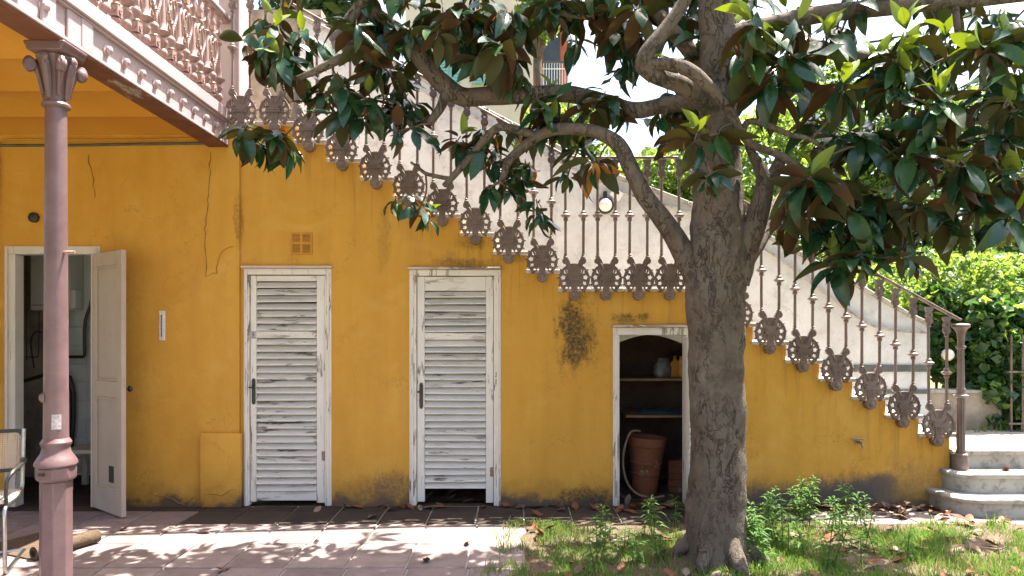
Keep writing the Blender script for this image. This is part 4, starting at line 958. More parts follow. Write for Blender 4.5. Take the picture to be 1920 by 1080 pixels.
def rosette(c, axis, n, inc, L, young=0, orange=0, ncone=True):
    c = Vector(c); A = Vector(axis).normalized(); U = A.orthogonal().normalized(); V = A.cross(U)
    rosettes.append((c, A)); a0 = rl.uniform(0, 6.28)
    for i in range(n):
        a = a0 + i*2.399 + rl.uniform(-.3, .3); th_ = R(rl.uniform(*inc)); rad = U*math.cos(a)+V*math.sin(a)
        d = (A*math.cos(th_) + rad*math.sin(th_)); d.z -= .25; d.normalize()
        up = A*math.sin(th_) - rad*math.cos(th_); up += Vector((rl.gauss(0,.22), rl.gauss(0,.22), rl.gauss(0,.22))); up = (up - d*up.dot(d)).normalized()
        ll = L*rl.uniform(.62, 1.22); kd = rl.choices(('rust', 'olive', 'darkolive'), (.4, .27, .33))[0]
        if i < orange: kd = 'orange'
        o = c + d*.025 - A*rl.uniform(0, .05)
        addleaf(o, d, up, ll, kd)
    for i in range(young):
        a = a0 + i*2.1 + rl.uniform(-.3,.3); th_ = R(rl.uniform(8, 32)); rad = U*math.cos(a)+V*math.sin(a)
        d = A*math.cos(th_)+rad*math.sin(th_); up = -(rad - d*rad.dot(d)).normalized()*-1
        up = (A*math.sin(th_) - rad*math.cos(th_)).normalized()
        addleaf(c+A*.015, d, up, L*rl.uniform(.55, .85), 'young')
def addleaf(o, d, up, L, kd):
    s = up.cross(d); M = Matrix(((d.x, s.x, up.x, o.x), (d.y, s.y, up.y, o.y), (d.z, s.z, up.z, o.z), (0,0,0,1))) @ Matrix.Scale(L, 4)
    leaves.append((M, rl.randrange(len(VARS)), kd))
def ax(): return Vector((rl.gauss(0,.45), rl.gauss(-.15,.45), 1))
# clusters seen one by one in the photograph: px, py, world y, leaves, length
CL = [(525,72,-1.15,9,.20),(545,120,-1.1,8,.20),(492,98,-1.0,7,.20),(568,62,-1.0,7,.18),(515,30,-.9,6,.18),
 (462,236,-1.05,9,.19),(520,246,-1.0,9,.19),(495,262,-.95,5,.17),(548,275,-.9,3,.15),
 (648,158,-1.2,9,.22),(692,176,-1.15,9,.22),(640,205,-1.1,6,.2),(612,170,-1.0,7,.2),(712,118,-1.2,8,.22),(680,215,-1.05,6,.18),(768,48,-1.25,10,.22),(790,40,-1.0,8,.22),
 (745,200,-.95,8,.2),(772,228,-1.15,4,.2),(738,150,-.9,9,.2),(765,175,-.95,8,.2),(790,385,-.85,7,.14),(770,362,-.8,4,.13),
 (866,28,-1.3,10,.24),(830,14,-1.2,8,.22),(905,16,-1.2,9,.22),(884,60,-1.1,8,.21),(960,20,-1.3,9,.24),(975,60,-1.2,7,.2),(946,100,-1.3,8,.22),(958,128,-1.2,7,.2),(918,92,-1.0,7,.2),
 (864,255,-1.0,9,.18),(895,268,-1.05,6,.17),(925,300,-1.0,8,.16),(960,320,-1.0,7,.16),(905,235,-1.0,4,.16),(985,300,-1.0,6,.15),(1010,396,-1.15,8,.13),(950,345,-1.1,7,.14),
 (1018,190,-1.3,9,.2),(1035,225,-1.2,8,.19),(1000,235,-1.1,6,.18),(1070,235,-1.1,6,.18),(1112,300,-1.45,8,.22),(1085,270,-1.2,6,.18),(1068,320,-1.2,5,.14),
 (1135,170,-1.4,9,.2),(1110,195,-1.3,7,.2),(1160,200,-1.3,8,.19),(1175,85,-1.2,9,.2),(1150,55,-1.2,9,.2),(1130,10,-1.3,9,.22),(1190,30,-1.2,9,.2),(1085,15,-1.2,8,.22),(1030,10,-1.3,8,.22),(1165,120,-1.1,7,.18),
 (1240,215,-1.5,7,.19),(1270,175,-1.3,8,.2),(1292,230,-1.35,6,.2),(1306,252,-2.05,8,.19),(1328,318,-2.05,9,.15),(1262,120,-1.2,8,.2),
 (1410,40,-2.1,10,.24),(1470,100,-2.1,9,.24),(1495,40,-2.1,8,.22),(1440,150,-2.0,9,.22),(1400,95,-1.95,8,.22),(1580,160,-2.1,10,.24),(1545,70,-2.0,9,.22),(1640,120,-2.0,9,.22),(1680,110,-2.1,9,.22),(1760,182,-2.2,10,.24),(1700,60,-2.1,8,.22),
 (1845,90,-2.2,8,.24),(1880,60,-2.1,8,.22),(1800,300,-2.2,9,.24),(1690,160,-2.1,10,.24),(1620,250,-2.0,10,.24),(1700,280,-2.1,11,.25),(1750,240,-2.1,9,.24),(1520,330,-2.1,9,.24),(1555,340,-2.05,8,.22),(1590,390,-2.0,10,.25),(1640,360,-1.9,10,.24),(1500,400,-1.9,9,.22),(1545,420,-1.9,9,.24),(1610,470,-2.1,10,.22),(1600,440,-2.0,9,.23),(1570,490,-2.0,9,.22),(1690,470,-2.1,5,.2),(1670,400,-1.9,9,.22),(1720,380,-2.0,9,.22),(1790,330,-2.0,10,.24),(1770,400,-1.8,9,.22),(1840,360,-2.0,9,.22),(1900,400,-2.1,9,.22),(1910,330,-2.0,9,.22),(1860,250,-2.0,9,.22),(1900,200,-2.1,9,.22),(1910,130,-2.0,9,.22),(1850,170,-1.9,9,.22)]
YOUNG = {(1410,40),(1680,110),(1760,182),(1845,90),(1800,300),(1520,330),(1555,340),(1175,85),(1306,252),(1175,85),(1700,60),(1580,160),(1880,60),(864,255),(1880,250),(1900,200)}
for (px, py, yy, n, L) in CL:
    young = 4 if (px, py) in YOUNG or (px > 1390 and rl.random() < .35) else (1 if rl.random() < .12 else 0)
    rosette(P(px, py, yy), ax(), n+2, (68, 150), L*1.14, young, 3 if (px, py) == (1112, 300) else (1 if rl.random() < .08 else 0))
for (px, py, yy, n, L) in CL:
    for _ in range(0 if px > 1390 and rl.random() < .6 else 1 if px > 1390 or 600 < px < 820 else 1 + (rl.random() < .4)):
        q = (px+rl.uniform(-34, 34), py+rl.uniform(-26, 20), yy+rl.uniform(-.1, .3))
        if 1065 < q[0] < 1240 and q[1] > 90: continue
        rosette(P(*q), ax(), rl.randint(4, 7), (80, 155), L*1.15, 2 if rl.random() < .12 else 0, 1 if rl.random() < .12 else 0)
# fuller crown to the right and above, unseen top included
def clearsky(p):
    """keep the gaps of the photograph: project and reject"""
    s = FPX/(p.y-CAMY); a = VPX+p.x*s; b = HZY-(p.z-CAMZ)*s
    if 1070 < a < 1235 and 95 < b < 200: return False
    if 1085 < a < 1150 and 20 < b < 200: return False
    if 1000 < a < 1080 and 30 < b < 175: return False
    if 1190 < a < 1300 and 240 < b < 420: return False
    if a < 1000 and b > 150: return False
    if a < 620 and b > 10: return False
    if 1000 <= a < 1400 and b > 240: return False
    if 1400 <= a < 1480 and b > 250: return False
    if a >= 1480 and b > 350 + max(0, min(90, (1650-a)))*0: return False
    return True
def rim(p):
    for zt_ in (.3, .9, 1.5):
        g = p - SUN*((p.z-zt_)/SUN.z)
        if p.z > zt_ and math.hypot(g.x-1.58, g.y+1.50) < .30: return True
    return False
cnt = 0
while cnt < 52:
    px, py, yy = rl.uniform(1390, 1990), rl.uniform(-40, 360), rl.uniform(-1.9, -.3)
    p = P(px, py, yy)
    if not clearsky(p) or rim(p): continue
    rosette(p, ax(), rl.randint(7, 10), (65, 145), .25, 4 if rl.random() < .2 else 0); cnt += 1
cnt = 0
while cnt < 46:
    p = P(rl.uniform(560, 1400), rl.uniform(-60, 120), rl.uniform(-1.6, -.5))
    if not clearsky(p): continue
    rosette(p, ax(), rl.randint(7, 10), (65, 145), .245, 3 if rl.random() < .08 else 0); cnt += 1
cnt = 0
while cnt < 95:     # crown above the frame
    a, r_ = rl.uniform(0, 6.283), 2.6*math.sqrt(rl.random())
    p = Vector((1.15+r_*1.15*math.cos(a), -1.7+r_*.8*math.sin(a), rl.uniform(4.3, 6.4)))
    if math.hypot(p.x-1.2, (p.y+1.7)*1.3)/2.9 + abs(p.z-4.6)/2.4 > 1.25: continue
    # the big sunlit patch on the paving stays open
    g = p - SUN*(p.z/SUN.z)
    if -.95 < g.x < -.05 and -1.35 < g.y < -.7 and rl.random() < .93: continue
    if g.x < -1.9 and g.y > -1.25: continue
    if rim(p): continue
    rosette(p, ax(), rl.randint(5, 8), (60, 130), .21); cnt += 1
cnt = 0
while cnt < 70:
    gx, gy, z = rl.uniform(-2.2, .6), rl.uniform(-2.3, -1.2), rl.uniform(4.4, 5.6); p = Vector((gx, gy, 0)) + SUN*(z/SUN.z)
    rosette(p, ax(), rl.randint(4, 7), (60, 130), .19); cnt += 1
# twigs: every rosette joins the nearest wood already there
nodes = [p for p, r_ in LIMBS[::3]]; nrad = [r_ for p, r_ in LIMBS[::3]]
NA = [tuple(p) for p in nodes]
tw = MB(); order = sorted(rosettes, key=lambda q: min((q[0]-p).length for p in nodes))
arr = np.array(NA)
for c, A in order:
    d = np.linalg.norm(arr - np.array(c), axis=1) + .15*np.maximum(0, arr[:, 2]-c.z); j = int(d.argmin()); q = Vector(arr[j])
    L = (c-q).length
    if L < .02: continue
    if L > 1.3: q = c + Vector((rl.uniform(-.2,.2), rl.uniform(-.2,.2), -.35)); L = .4
    mid = q.lerp(c, .5) + Vector((rl.gauss(0,.09), rl.gauss(0,.09), -.10))*L; m2 = c - A*min(.10, L*.35)
    sp, sr = spline([q, mid, m2, c], [.006+.008*min(1, L), .007, .0055, .0045], 4)
    tw.tube(sp, sr, 6, caps=True)
    new = np.array([tuple(p) for p in sp[1:-3]]); arr = np.vstack([arr, new])
tg = tw.build('twigs', M_TWIG, tree, smooth=70); tg['kind'] = 'stuff'
# the 300 that show largest are parts, the rest one mass of foliage
def score(M):
    c = M @ Vector((.5, 0, 0)); s = FPX/(c.y-CAMY); a = VPX+c.x*s; b = HZY-(c.z-CAMZ)*s
    if not (0 < a < 1920 and 0 < b < 1080): return -1
    n_ = (M.to_3x3() @ Vector((0,0,1))).normalized(); v_ = (Vector((0,CAMY,CAMZ))-c).normalized()
    return (M.col[0].xyz.length*s)**2*(.25+abs(n_.dot(v_)))
ordl = sorted(range(len(leaves)), key=lambda i: -score(leaves[i][0]))
for i in ordl[:300]:
    M, vi, kd = leaves[i]; inst('leaf', leaf_mesh(vi, kd), tree, M)
def merge(items, name, parent):
    V = []; F = []; MI = []; off = 0
    for M, vi, kd in items:
        v, t, b = VARS[vi]; m = np.array(M); V.append(v @ m[:3,:3].T + m[:3,3])
        F.append(np.array(t+b)+off); a, c = KINDS[kd]; MI += [a]*len(t)+[c]*len(b); off += len(v)
    me = bpy.data.meshes.new(name); V = np.concatenate(V); F = np.concatenate(F)
    me.vertices.add(len(V)); me.vertices.foreach_set('co', V.ravel().astype(np.float32))
    me.loops.add(F.size); me.loops.foreach_set('vertex_index', F.ravel().astype(np.int32))
    me.polygons.add(len(F)); me.polygons.foreach_set('loop_start', (np.arange(len(F))*4).astype(np.int32))
    for m in LEAFMATS: me.materials.append(m)
    me.polygons.foreach_set('material_index', np.array(MI, np.int32)); me.polygons.foreach_set('use_smooth', np.ones(len(F), bool))
    me.update(calc_edges=True); me.validate(); me.set_sharp_from_angle(angle=R(75))
    o = inst(name, me, parent); o['kind'] = 'stuff'; return o
merge([leaves[i] for i in ordl[300:]], 'foliage', tree)

# ================================================================== GRASS, WEEDS, FALLEN LEAVES
def blades(name, spots, mats, parent=None, label=None):
    V = []; F = []; MI = []; g = random.Random(5)
    for (x, y, z, h, w, mi) in spots:
        a = g.uniform(0, 6.283); lx, ly = g.gauss(0, .45)*h, g.gauss(0, .45)*h; dx, dy = math.cos(a)*w, math.sin(a)*w; b = len(V)
        V += [(x-dx, y-dy, z-.01), (x+dx, y+dy, z-.01), (x-dx*.7+lx*.35, y-dy*.7+ly*.35, z+h*.55), (x+dx*.7+lx*.35, y+dy*.7+ly*.35, z+h*.55), (x+lx, y+ly, z+h)]
        F += [(b, b+1, b+3, b+2), (b+2, b+3, b+4)]; MI += [mi, mi]
    me = bpy.data.meshes.new(name); me.from_pydata(V, [], F)
    for m in mats: me.materials.append(m)
    me.polygons.foreach_set('material_index', MI); me.polygons.foreach_set('use_smooth', [True]*len(F))
    o = inst(name, me, parent); return o
gr = random.Random(8); sp_ = []
while len(sp_) < 40000:
    x = gr.uniform(BEDX-.06, 4.9); y = gr.uniform(-2.6, BEDY+.05)
    dens = .62 + 1.2*mnoise.noise(Vector((x*1.9, y*2.6, 7))) + .35*mnoise.noise(Vector((x*7, y*7, 2)))
    if x < 1.2: dens = dens*.85 - .1
    if y > -.85: dens -= .3
    if math.hypot(x-TX, y-TY) < .25: continue
    if x < BEDX + .10 + .28*mnoise.noise(Vector((y*2.2, 1, 4))) + .1*mnoise.noise(Vector((y*9, 1, 4))): continue
    if y > BEDY - .06 + .16*mnoise.noise(Vector((x*2.2, 3, 4))) + .08*mnoise.noise(Vector((x*8, 3, 4))): continue
    if gr.random() > dens: continue
    z = bedz(x, y); h = (gr.uniform(.015, .055) + (.045*gr.random() if gr.random() < .15 else 0))*(1.25 if x > 1.5 else .9); sp_.append((x, y, z, h, gr.uniform(.0022, .0045), 1 if gr.random() < .12 + .5*max(0, mnoise.noise(Vector((x*2.6, y*2.6, 9)))) else 0))
tag(blades('grass', sp_, [M_GRASS, M_DRYG]), 'short patchy green grass growing in the garden bed', 'grass', kind='stuff')
sp_ = []
for _ in range(26):
    cx_, cy_, n_ = gr.uniform(-.16, .22), gr.uniform(-2.1, -.62), gr.randint(10, 45)
    sp_ += [(gr.gauss(cx_, .035), gr.gauss(cy_, .04), .004, gr.uniform(.02, .08), .003, int(gr.random() < .35)) for _ in range(n_)]
sp_ += [(gr.uniform(4.1, 5.6), gr.uniform(1.0, 1.16), .5, gr.uniform(.04, .14), .004, int(gr.random() < .4)) for _ in range(160)]
tag(blades('edge_grass', sp_, [M_GRASS, M_DRYG]), 'thin grass tufts creeping over the edge of the paving', 'grass', kind='stuff')
def weed_mesh(seed, H):
    g = random.Random(seed); st_ = MB(); lf = MB(); L = []
    stems = g.randint(1, 3)
    for s in range(stems):
        bx, by = g.gauss(0, .03), g.gauss(0, .03); tx_, ty_ = bx+g.gauss(0,.06)*H*3, by+g.gauss(0,.06)*H*3; h = H*g.uniform(.7, 1)
        pts = [(bx, by, -.01), ((bx*2+tx_)/3, (by*2+ty_)/3, h*.35), (tx_*.8+bx*.2, ty_*.8+by*.2, h*.75), (tx_, ty_, h)]
        sp, sr = spline(pts, [.004, .0035, .003, .0015], 4); st_.tube(sp, sr, 5)
        nl = int(26*h/.3)
        for k in range(nl):
            t = .12 + .88*(k+.5)/nl; p = sp[min(len(sp)-1, int(t*(len(sp)-1)+.5))]; a = k*2.399+g.uniform(-.3,.3); ll = (.105 if t < .75 else .075)*g.uniform(.7, 1.2)*(1.1-.35*t); el = g.uniform(-.05, .45)+.7*max(0, t-.75)*2
            d = Vector((math.cos(a)*math.cos(el), math.sin(a)*math.cos(el), math.sin(el))); sd_ = Vector((-math.sin(a), math.cos(a), 0))*ll*.13; mid = p + d*ll*.5 + Vector((0,0,ll*.06)); tip = p + d*ll - Vector((0,0,ll*.25))
            lf.add([p, mid+sd_, tip, mid-sd_, mid-Vector((0,0,ll*.05))], [(0,4,1),(4,2,1),(0,3,4),(4,3,2)])
    return st_.mesh('stem', M_WEED), lf.mesh('leaves', M_WEED, smooth=0)
WD = [weed_mesh(40+i, h) for i, h in enumerate((.36, .28, .42, .22, .33, .18))]
WP = [(1128,1058,0),(1142,1020,1),(1108,1070,3),(1216,1008,1),(1222,985,3),(1276,982,3),(1165,1030,5),(1190,1062,5),(1245,1060,5),
 (1412,1062,2),(1425,1015,0),(1446,990,4),(1462,1035,2),(1478,975,1),(1505,985,2),(1520,962,0),(1498,1050,4),(1545,1000,1),(1562,1068,0),(1585,1030,4),(1606,985,1),(1600,1058,3),(1640,1040,1),(1432,1072,4),(1575,965,1),(1690,1050,3),(1390,1075,3)]
ORD = ['first','second','third','fourth','fifth','sixth','seventh','eighth','ninth','tenth','eleventh','twelfth','thirteenth','fourteenth','fifteenth','sixteenth','seventeenth','eighteenth']
wl_, wr_ = sorted(w for w in WP if w[0] < 1350), sorted(w for w in WP if w[0] >= 1350)
for k, (px, py, wi) in enumerate(WP):
    g_ = GP(px, py); z = bedz(g_.x, g_.y); right = px > 1350
    w = thing('leafy_weed', (g_.x, g_.y, z), 'leafy upright green weed, ' + (ORD[wr_.index((px,py,wi))] + ' from the trunk among those right of it' if right else ORD[wl_.index((px,py,wi))] + ' from the paving edge among those left of the trunk'), 'weed', 'weeds right of the trunk' if right else 'weeds left of the trunk')
    M = T(g_.x, g_.y, z, rz=k*1.7); inst('stem', WD[wi][0], w, M); inst('leaves', WD[wi][1], w, M)
# fallen leaves
FV = [leaf_arrays(c, f, .44, wv, tw_) for c, f, wv, tw_ in ((-.9,.7,.3,.5), (.8,-.4,.25,-.4), (-.4,.9,.2,.2), (-1.3,.5,.35,-.6))]
FM = []
for v, t, b in FV:
    for m in M_DRY:
        me = bpy.data.meshes.new('fallen_leaf'); me.from_pydata([tuple(p-np.array((.5,0,0))) for p in v], [], t+b); me.materials.append(m)
        me.polygons.foreach_set('use_smooth', [True]*len(me.polygons)); me.set_sharp_from_angle(angle=R(75)); FM.append(me)
gl = random.Random(77)
def fallen(x, y, z, label, group, L=None, mi=None):
    L = L or gl.uniform(.10, .17); me = FM[mi if mi is not None else gl.randrange(len(FM))]
    lo = min((v.co.z for v in me.vertices))*L
    o = inst('fallen_leaf', me, None, T(x, y, z-lo*.5+.002, rz=gl.uniform(0, 6.28), rx=gl.gauss(0,.16), ry=gl.gauss(0,.10), sc=L) @ Matrix.Diagonal((1, 1, .6, 1)))
    tag(o, label, 'leaf', group)
for k in range(46): fallen(gl.uniform(-1.5, 2.0)+.0, -abs(gl.gauss(.06, .09))-.03, 0, 'dry brown leaf on the dark tiles along the foot of the wall', 'leaves along the foot of the wall')
for k in range(70): 
    x = gl.gauss(3.15, .33)
    fallen(min(x, 3.6), -abs(gl.gauss(.18, .14))-.05, gl.uniform(0, .035), 'dry leaf in the drift beside the curved stone steps', 'leaf drift beside the steps')
for k in range(26): fallen(gl.uniform(3.55, 5.2), gl.uniform(-.75, -.47), 0, 'dry pale leaf in front of the lowest stone step', 'leaves in front of the lowest step')
for k in range(95):
    x, y = gl.uniform(.15, 4.6), gl.uniform(-2.0, -.7)
    if math.hypot(x-TX, y-TY) < .3: continue
    fallen(x, y, bedz(x, y)+.012, 'dry brown leaf lying in the grass under the tree', 'leaves in the grass')
for (px, py) in ((238,994),(310,998),(380,1000),(595,958),(415,1072),(800,1055),(1040,1000),(875,1020),(105,1068)):
    g_ = GP(px, py); fallen(g_.x, g_.y, 0, 'single fallen leaf lying out on the pink paving', 'leaves out on the paving', .13)
for d, n in ((d2, 7), (d3, 8)):
    for k in range(n): fallen(gl.uniform(d[0]+.06, d[1]-.06), gl.uniform(.05, .5) if d is d2 else gl.uniform(.02, .25), 0, 'dry leaf blown into the ' + ('gap under the louvred door' if d is d2 else 'open store room doorway'), 'leaves blown ' + ('under the louvred door' if d is d2 else 'into the store room'))
o_ = P(1885, 873, -.12); fallen(o_.x, -.12, .336, 'orange fallen leaf on the second stone step', None, .15, 1)
o_ = P(1740, 955, -.42); fallen(WX(1752), -.47, .0, 'bright orange leaf on the ground touching the lowest stone step', None, .16, 4)

# ================================================================== PORCH THINGS: MAT AND CHAIR
mt = MB(); A_, B_ = GP(62, 1052), GP(182, 1017); u_ = (B_-A_).normalized(); v_ = Vector((-u_.y, u_.x, 0)); LM_ = (B_-A_).length
prof = [(.62, .002), (.30, .003), (.10, .004)]
for k in range(30):
    a = k/29; th_ = -math.pi/2 - a*2*math.pi*1.6; rr_ = .052 - .022*a; prof.append((rr_*math.cos(th_), .052 + rr_*math.sin(th_)))
nr = []
for i in range(len(prof)):
    a, b = Vector(prof[max(0,i-1)]), Vector(prof[min(len(prof)-1,i+1)]); t_ = (b-a).normalized(); nr.append(Vector((t_.y, -t_.x)))
NSEG = 8
for q in range(NSEG+1):
    o_ = A_ + u_*LM_*q/NSEG
    for (v, z), n_ in zip(prof, nr):
        wv = .006*mnoise.noise(Vector((q*.9, v*9, 2)))
        for dd_ in (0, .009): p_ = o_ + v_*(v+n_.x*dd_) + Vector((0, 0, max(.001, z+n_.y*dd_+wv*(z > .02)))); mt.v.append(tuple(p_))
n = len(prof)*2
for q in range(NSEG):
    for i in range(len(prof)-1):
        a = q*n+2*i; mt.f += [(a, a+2, a+n+2, a+n), (a+3, a+1, a+n+1, a+n+3)]
for q in (0, NSEG):
    for i in range(len(prof)-1): a = q*n+2*i; mt.f.append((a, a+1, a+3, a+2))
mt.m = [0]*len(mt.f)
tag(mt.build('door_mat', M_MAT, smooth=50), 'brown coir mat half rolled up on the paving beside the column', 'mat')
# cane chair with tubular frame, facing the camera
CH = T(-3.58, -1.62, 0, rz=R(24))
ch = thing('cane_chair', (-3.58, -1.62, 0), 'tubular steel chair with cane back at the left edge of the porch', 'chair')
def rrect(w, h, r, cz): 
    pts = []
    for cx_, cz_, a0 in ((w/2-r, h/2-r, 0), (-w/2+r, h/2-r, 90), (-w/2+r, -h/2+r, 180), (w/2-r, -h/2+r, 270)):
        for i in range(6): a = R(a0+90*i/5); pts.append((cx_+r*math.cos(a), cz+cz_+r*math.sin(a)))
    return pts
BKM = CH @ T(0, .20, .0, rx=R(-8))
def cane(w, h, r, cz, M, nm, framemat):
    o_ = rrect(w, h, r, cz); i_ = rrect(w-.05, h-.05, r*.7, cz)
    MB().prism(o_, [i_], -.012, .012).build(nm+'_frame', framemat, ch, M, bevel=.004)
    mb = MB(); p_ = .0145; iw, ih = w-.052, h-.052
    n_ = int(iw/p_)
    for k in range(n_+1):
        x = -iw/2 + iw*k/n_; mb.box(x-.0032, -.0014, cz-ih/2, x+.0032, -.0002, cz+ih/2)
    n_ = int(ih/p_)
    for k in range(n_+1):
        z = cz-ih/2 + ih*k/n_; mb.box(-iw/2, .0002, z-.0032, iw/2, .0014, z+.0032)
    mb.build(nm+'_webbing', M_CANE, ch, M, smooth=0)
cane(.46, .30, .05, .72, BKM, 'backrest', M_BLACK)
SM = CH @ T(0, -.02, .455, rx=R(87))
MB().prism(rrect(.48, .46, .05, 0), [], -.018, .010).build('seat', simple('pale_seat', (.62, .57, .5), (.55, .5, .43), 40, .7, .3, .3, 200), ch, SM, bevel=.006)
for sg in (-1, 1):
    x = sg*.235
    MB().tube(*spline([(x, .235, .87), (x, .20, .60), (x, .17, .46), (x, .0, .43), (x, -.22, .43), (x, -.28, .40), (x, -.28, .20), (x, -.27, .03), (x, -.22, .014), (x, .0, .014), (x, .24, .014)], [.0125]*11, 5), 10).build('tube_frame', M_CHROME, ch, CH)
    MB().tube(*spline([(x, .20, .66), (x*1.12, .10, .665), (x*1.14, -.10, .655), (x*1.1, -.2, .64), (x, -.235, .58), (x, -.24, .44)], [.014,.017,.017,.014,.011,.011], 5), 10).build('armrest', M_BLACK, ch, CH)
MB().tube([(-.235, .24, .014), (.235, .24, .014)], .0125, 8).build('foot_bar', M_CHROME, ch, CH)

# ================================================================== BACKGROUND: IVY, TREES, FAR HOUSE
def cards(centres, size, mats, name, parent, seed=0, aspect=.6):
    """many single leaves, each a folded four-sided blade"""
    g = np.random.default_rng(seed); n = len(centres); C = np.array(centres, float)
    d = g.normal(size=(n, 3)); d[:, 2] -= .5; d /= np.linalg.norm(d, axis=1)[:, None]
    u = g.normal(size=(n, 3)); u[:, 2] += .9; u -= d*(u*d).sum(1)[:, None]; u /= np.linalg.norm(u, axis=1)[:, None]
    s = np.cross(u, d); L = size*g.uniform(.6, 1.3, n)[:, None]
    p0 = C - d*L*.5; p2 = C + d*L*.5; p1 = C + s*L*aspect*.5 + u*L*.12; p3 = C - s*L*aspect*.5 + u*L*.12
    V = np.stack([p0, p1, p2, p3], 1).reshape(-1, 3); b = np.arange(n)*4
    F = np.stack([b, b+1, b+2, b, b+2, b+3], 1).reshape(-1, 3)
    me = bpy.data.meshes.new(name); me.vertices.add(len(V)); me.vertices.foreach_set('co', V.ravel().astype(np.float32))
    me.loops.add(F.size); me.loops.foreach_set('vertex_index', F.ravel().astype(np.int32))
    me.polygons.add(len(F)); me.polygons.foreach_set('loop_start', (np.arange(len(F))*3).astype(np.int32))
    for m in mats: me.materials.append(m)
    mi = np.repeat(g.integers(0, len(mats), n), 2).astype(np.int32); me.polygons.foreach_set('material_index', mi)
    me.update(calc_edges=True); me.validate()
    o = inst(name, me, parent); o['kind'] = 'stuff'; return o
def clump(g, c, r, n):
    q = g.normal(size=(n, 3)); q /= np.linalg.norm(q, axis=1)[:, None]; return np.array(c) + q*np.array(r)*(g.uniform(.25, 1., n)**.45)[:, None]
def bgtree(px, py_top, py_bot, y, wpx, mats, n, size, label, name='garden_tree', seed=0, nl=16):
    g = np.random.default_rng(seed); t0, b0 = P(px, py_top, y), P(px, py_bot, y); wm = wpx*(y-CAMY)/FPX
    o = thing(name, (t0.x, y, -.06), label, 'tree')
    H = t0.z-b0.z; zc = (t0.z+b0.z)/2
    sp, sr = spline([(t0.x, y, -.08), (t0.x+.05*H, y, b0.z*.6), (t0.x-.04*H, y+.05, zc), (t0.x, y, t0.z-.15*H)], [.035*H+.05, .03*H+.04, .022*H+.02, .01], 5)
    MB().tube(sp, sr, 9, wob=.1).build('trunk', M_BARK, o)
    pts = []
    for k in range(nl):
        a = g.uniform(0, 6.283); rr_ = math.sqrt(g.uniform(0, 1))*.36*wm; c = (t0.x+rr_*math.cos(a), y+rr_*.8*math.sin(a), b0.z + H*g.uniform(.12, .92))
        pts.append(clump(g, c, (wm*g.uniform(.12,.24), wm*g.uniform(.12,.24), min(H*.28, wm*g.uniform(.09,.2))), n//nl))
        base = sp[int(len(sp)*.55)]
        MB().tube([base, base.lerp(Vector(c), .5)+Vector((0,0,-.05*H)), c], [.012*H+.01, .008*H, .004], 6).build('limb', M_TWIG, o)
    cards(np.concatenate(pts), size, mats, 'crown', o, seed)
    return o
g = np.random.default_rng(4)
# ivy over the far wall on the right
ivw = thing('garden_back_wall', (5.6, 1.75, 0), 'old stone garden wall almost hidden by ivy at the right', 'wall')
MB().box(P(1830, 0, 1.7).x, 1.62, -.05, 9.5, 1.85, 2.0).build('wall', M_TAN, ivw, smooth=0)
ivy = thing('ivy', (5.6, 1.5, .5), 'dense dark green ivy climbing the garden wall at the right', 'ivy')
pts = []
for k in range(190):
    px, py = g.uniform(1735, 2150), g.uniform(560, 800)
    if px < 1830 and py > 725: continue
    if px < 1775 and py > 690: continue
    yy = 1.48 if px < 1850 else 1.2
    q = P(px, py, yy); pts.append(clump(g, (q.x, yy+g.uniform(-.05,.25), q.z), (.22, .14, .18), 110))
cards(np.concatenate(pts), .105, [M_IVY, M_IVY, M_IVY, M_IVYB], 'foliage', ivy, 3, .95)
st_ = MB(); gg = random.Random(6)
for k in range(22):
    x = gg.uniform(4.6, 7.5); st_.tube(*spline([(x, 1.55, .3), (x+gg.uniform(-.3,.3), 1.56, 1.0), (x+gg.uniform(-.5,.5), 1.55, 1.7), (x+gg.uniform(-.6,.6), 1.55, 2.2)], [.012,.010,.007,.004], 4), 5)
st_.build('stems', M_TWIG, ivy)
sh = thing('flowering_shrub', (5.5, 2.4, 0), 'sunlit yellow green shrub spilling over the top of the ivy wall', 'shrub')
pts = []
for k in range(84):
    q = P(g.uniform(1640, 2150), g.uniform(500, 585), 2.0); pts.append(clump(g, (q.x, g.uniform(1.55, 2.8), q.z+g.uniform(-.1,.28)), (.26, .28, .14), 130))
cards(np.concatenate(pts), .075, [M_IVYB, M_BGL, M_BGL, M_IVY], 'foliage', sh, 5, .7)
MB().tube(*spline([(5.5, 2.3, -.1), (5.4, 2.35, 1.0), (5.6, 2.4, 2.1)], [.05, .04, .02], 5), 8).build('stem', M_TWIG, sh)
lw = P(1777, 665, 1.3); gb = thing('globe_lamp', (lw.x, 1.36, lw.z), 'small white globe lamp in front of the ivy', 'lamp')
MB().lathe([(.007,-.066),(.033,-.057),(.056,-.033),(.066,0),(.056,.033),(.033,.057),(.007,.066)], 22).build('globe', M_GLOBE, gb, T(lw.x, 1.30, lw.z))
MB().tube([(lw.x, 1.39, lw.z+.0), (lw.x, 1.62, lw.z)], .03, 10).build('arm', M_BLACK, gb)
# low iron railing at the right edge
fr_ = thing('iron_fence', (6.2, .9, .5), 'brown iron fence bars at the right edge before the ivy', 'fence')
for k in range(7):
    x = P(1896, 0, 1.05).x + k*.12
    MB().lathe([(.012,.505),(.012,1.48),(.003,1.52)], 8).build('bar', M_IRON, fr_, T(x, 1.05, 0))
x = P(1890, 0, 1.05).x; MB().box(x, 1.03, 1.12, x+.9, 1.07, 1.14).build('cross_rail', M_IRON, fr_, bevel=.003); MB().box(x, 1.03, .58, x+.9, 1.07, .60).build('cross_rail', M_IRON, fr_, bevel=.003)
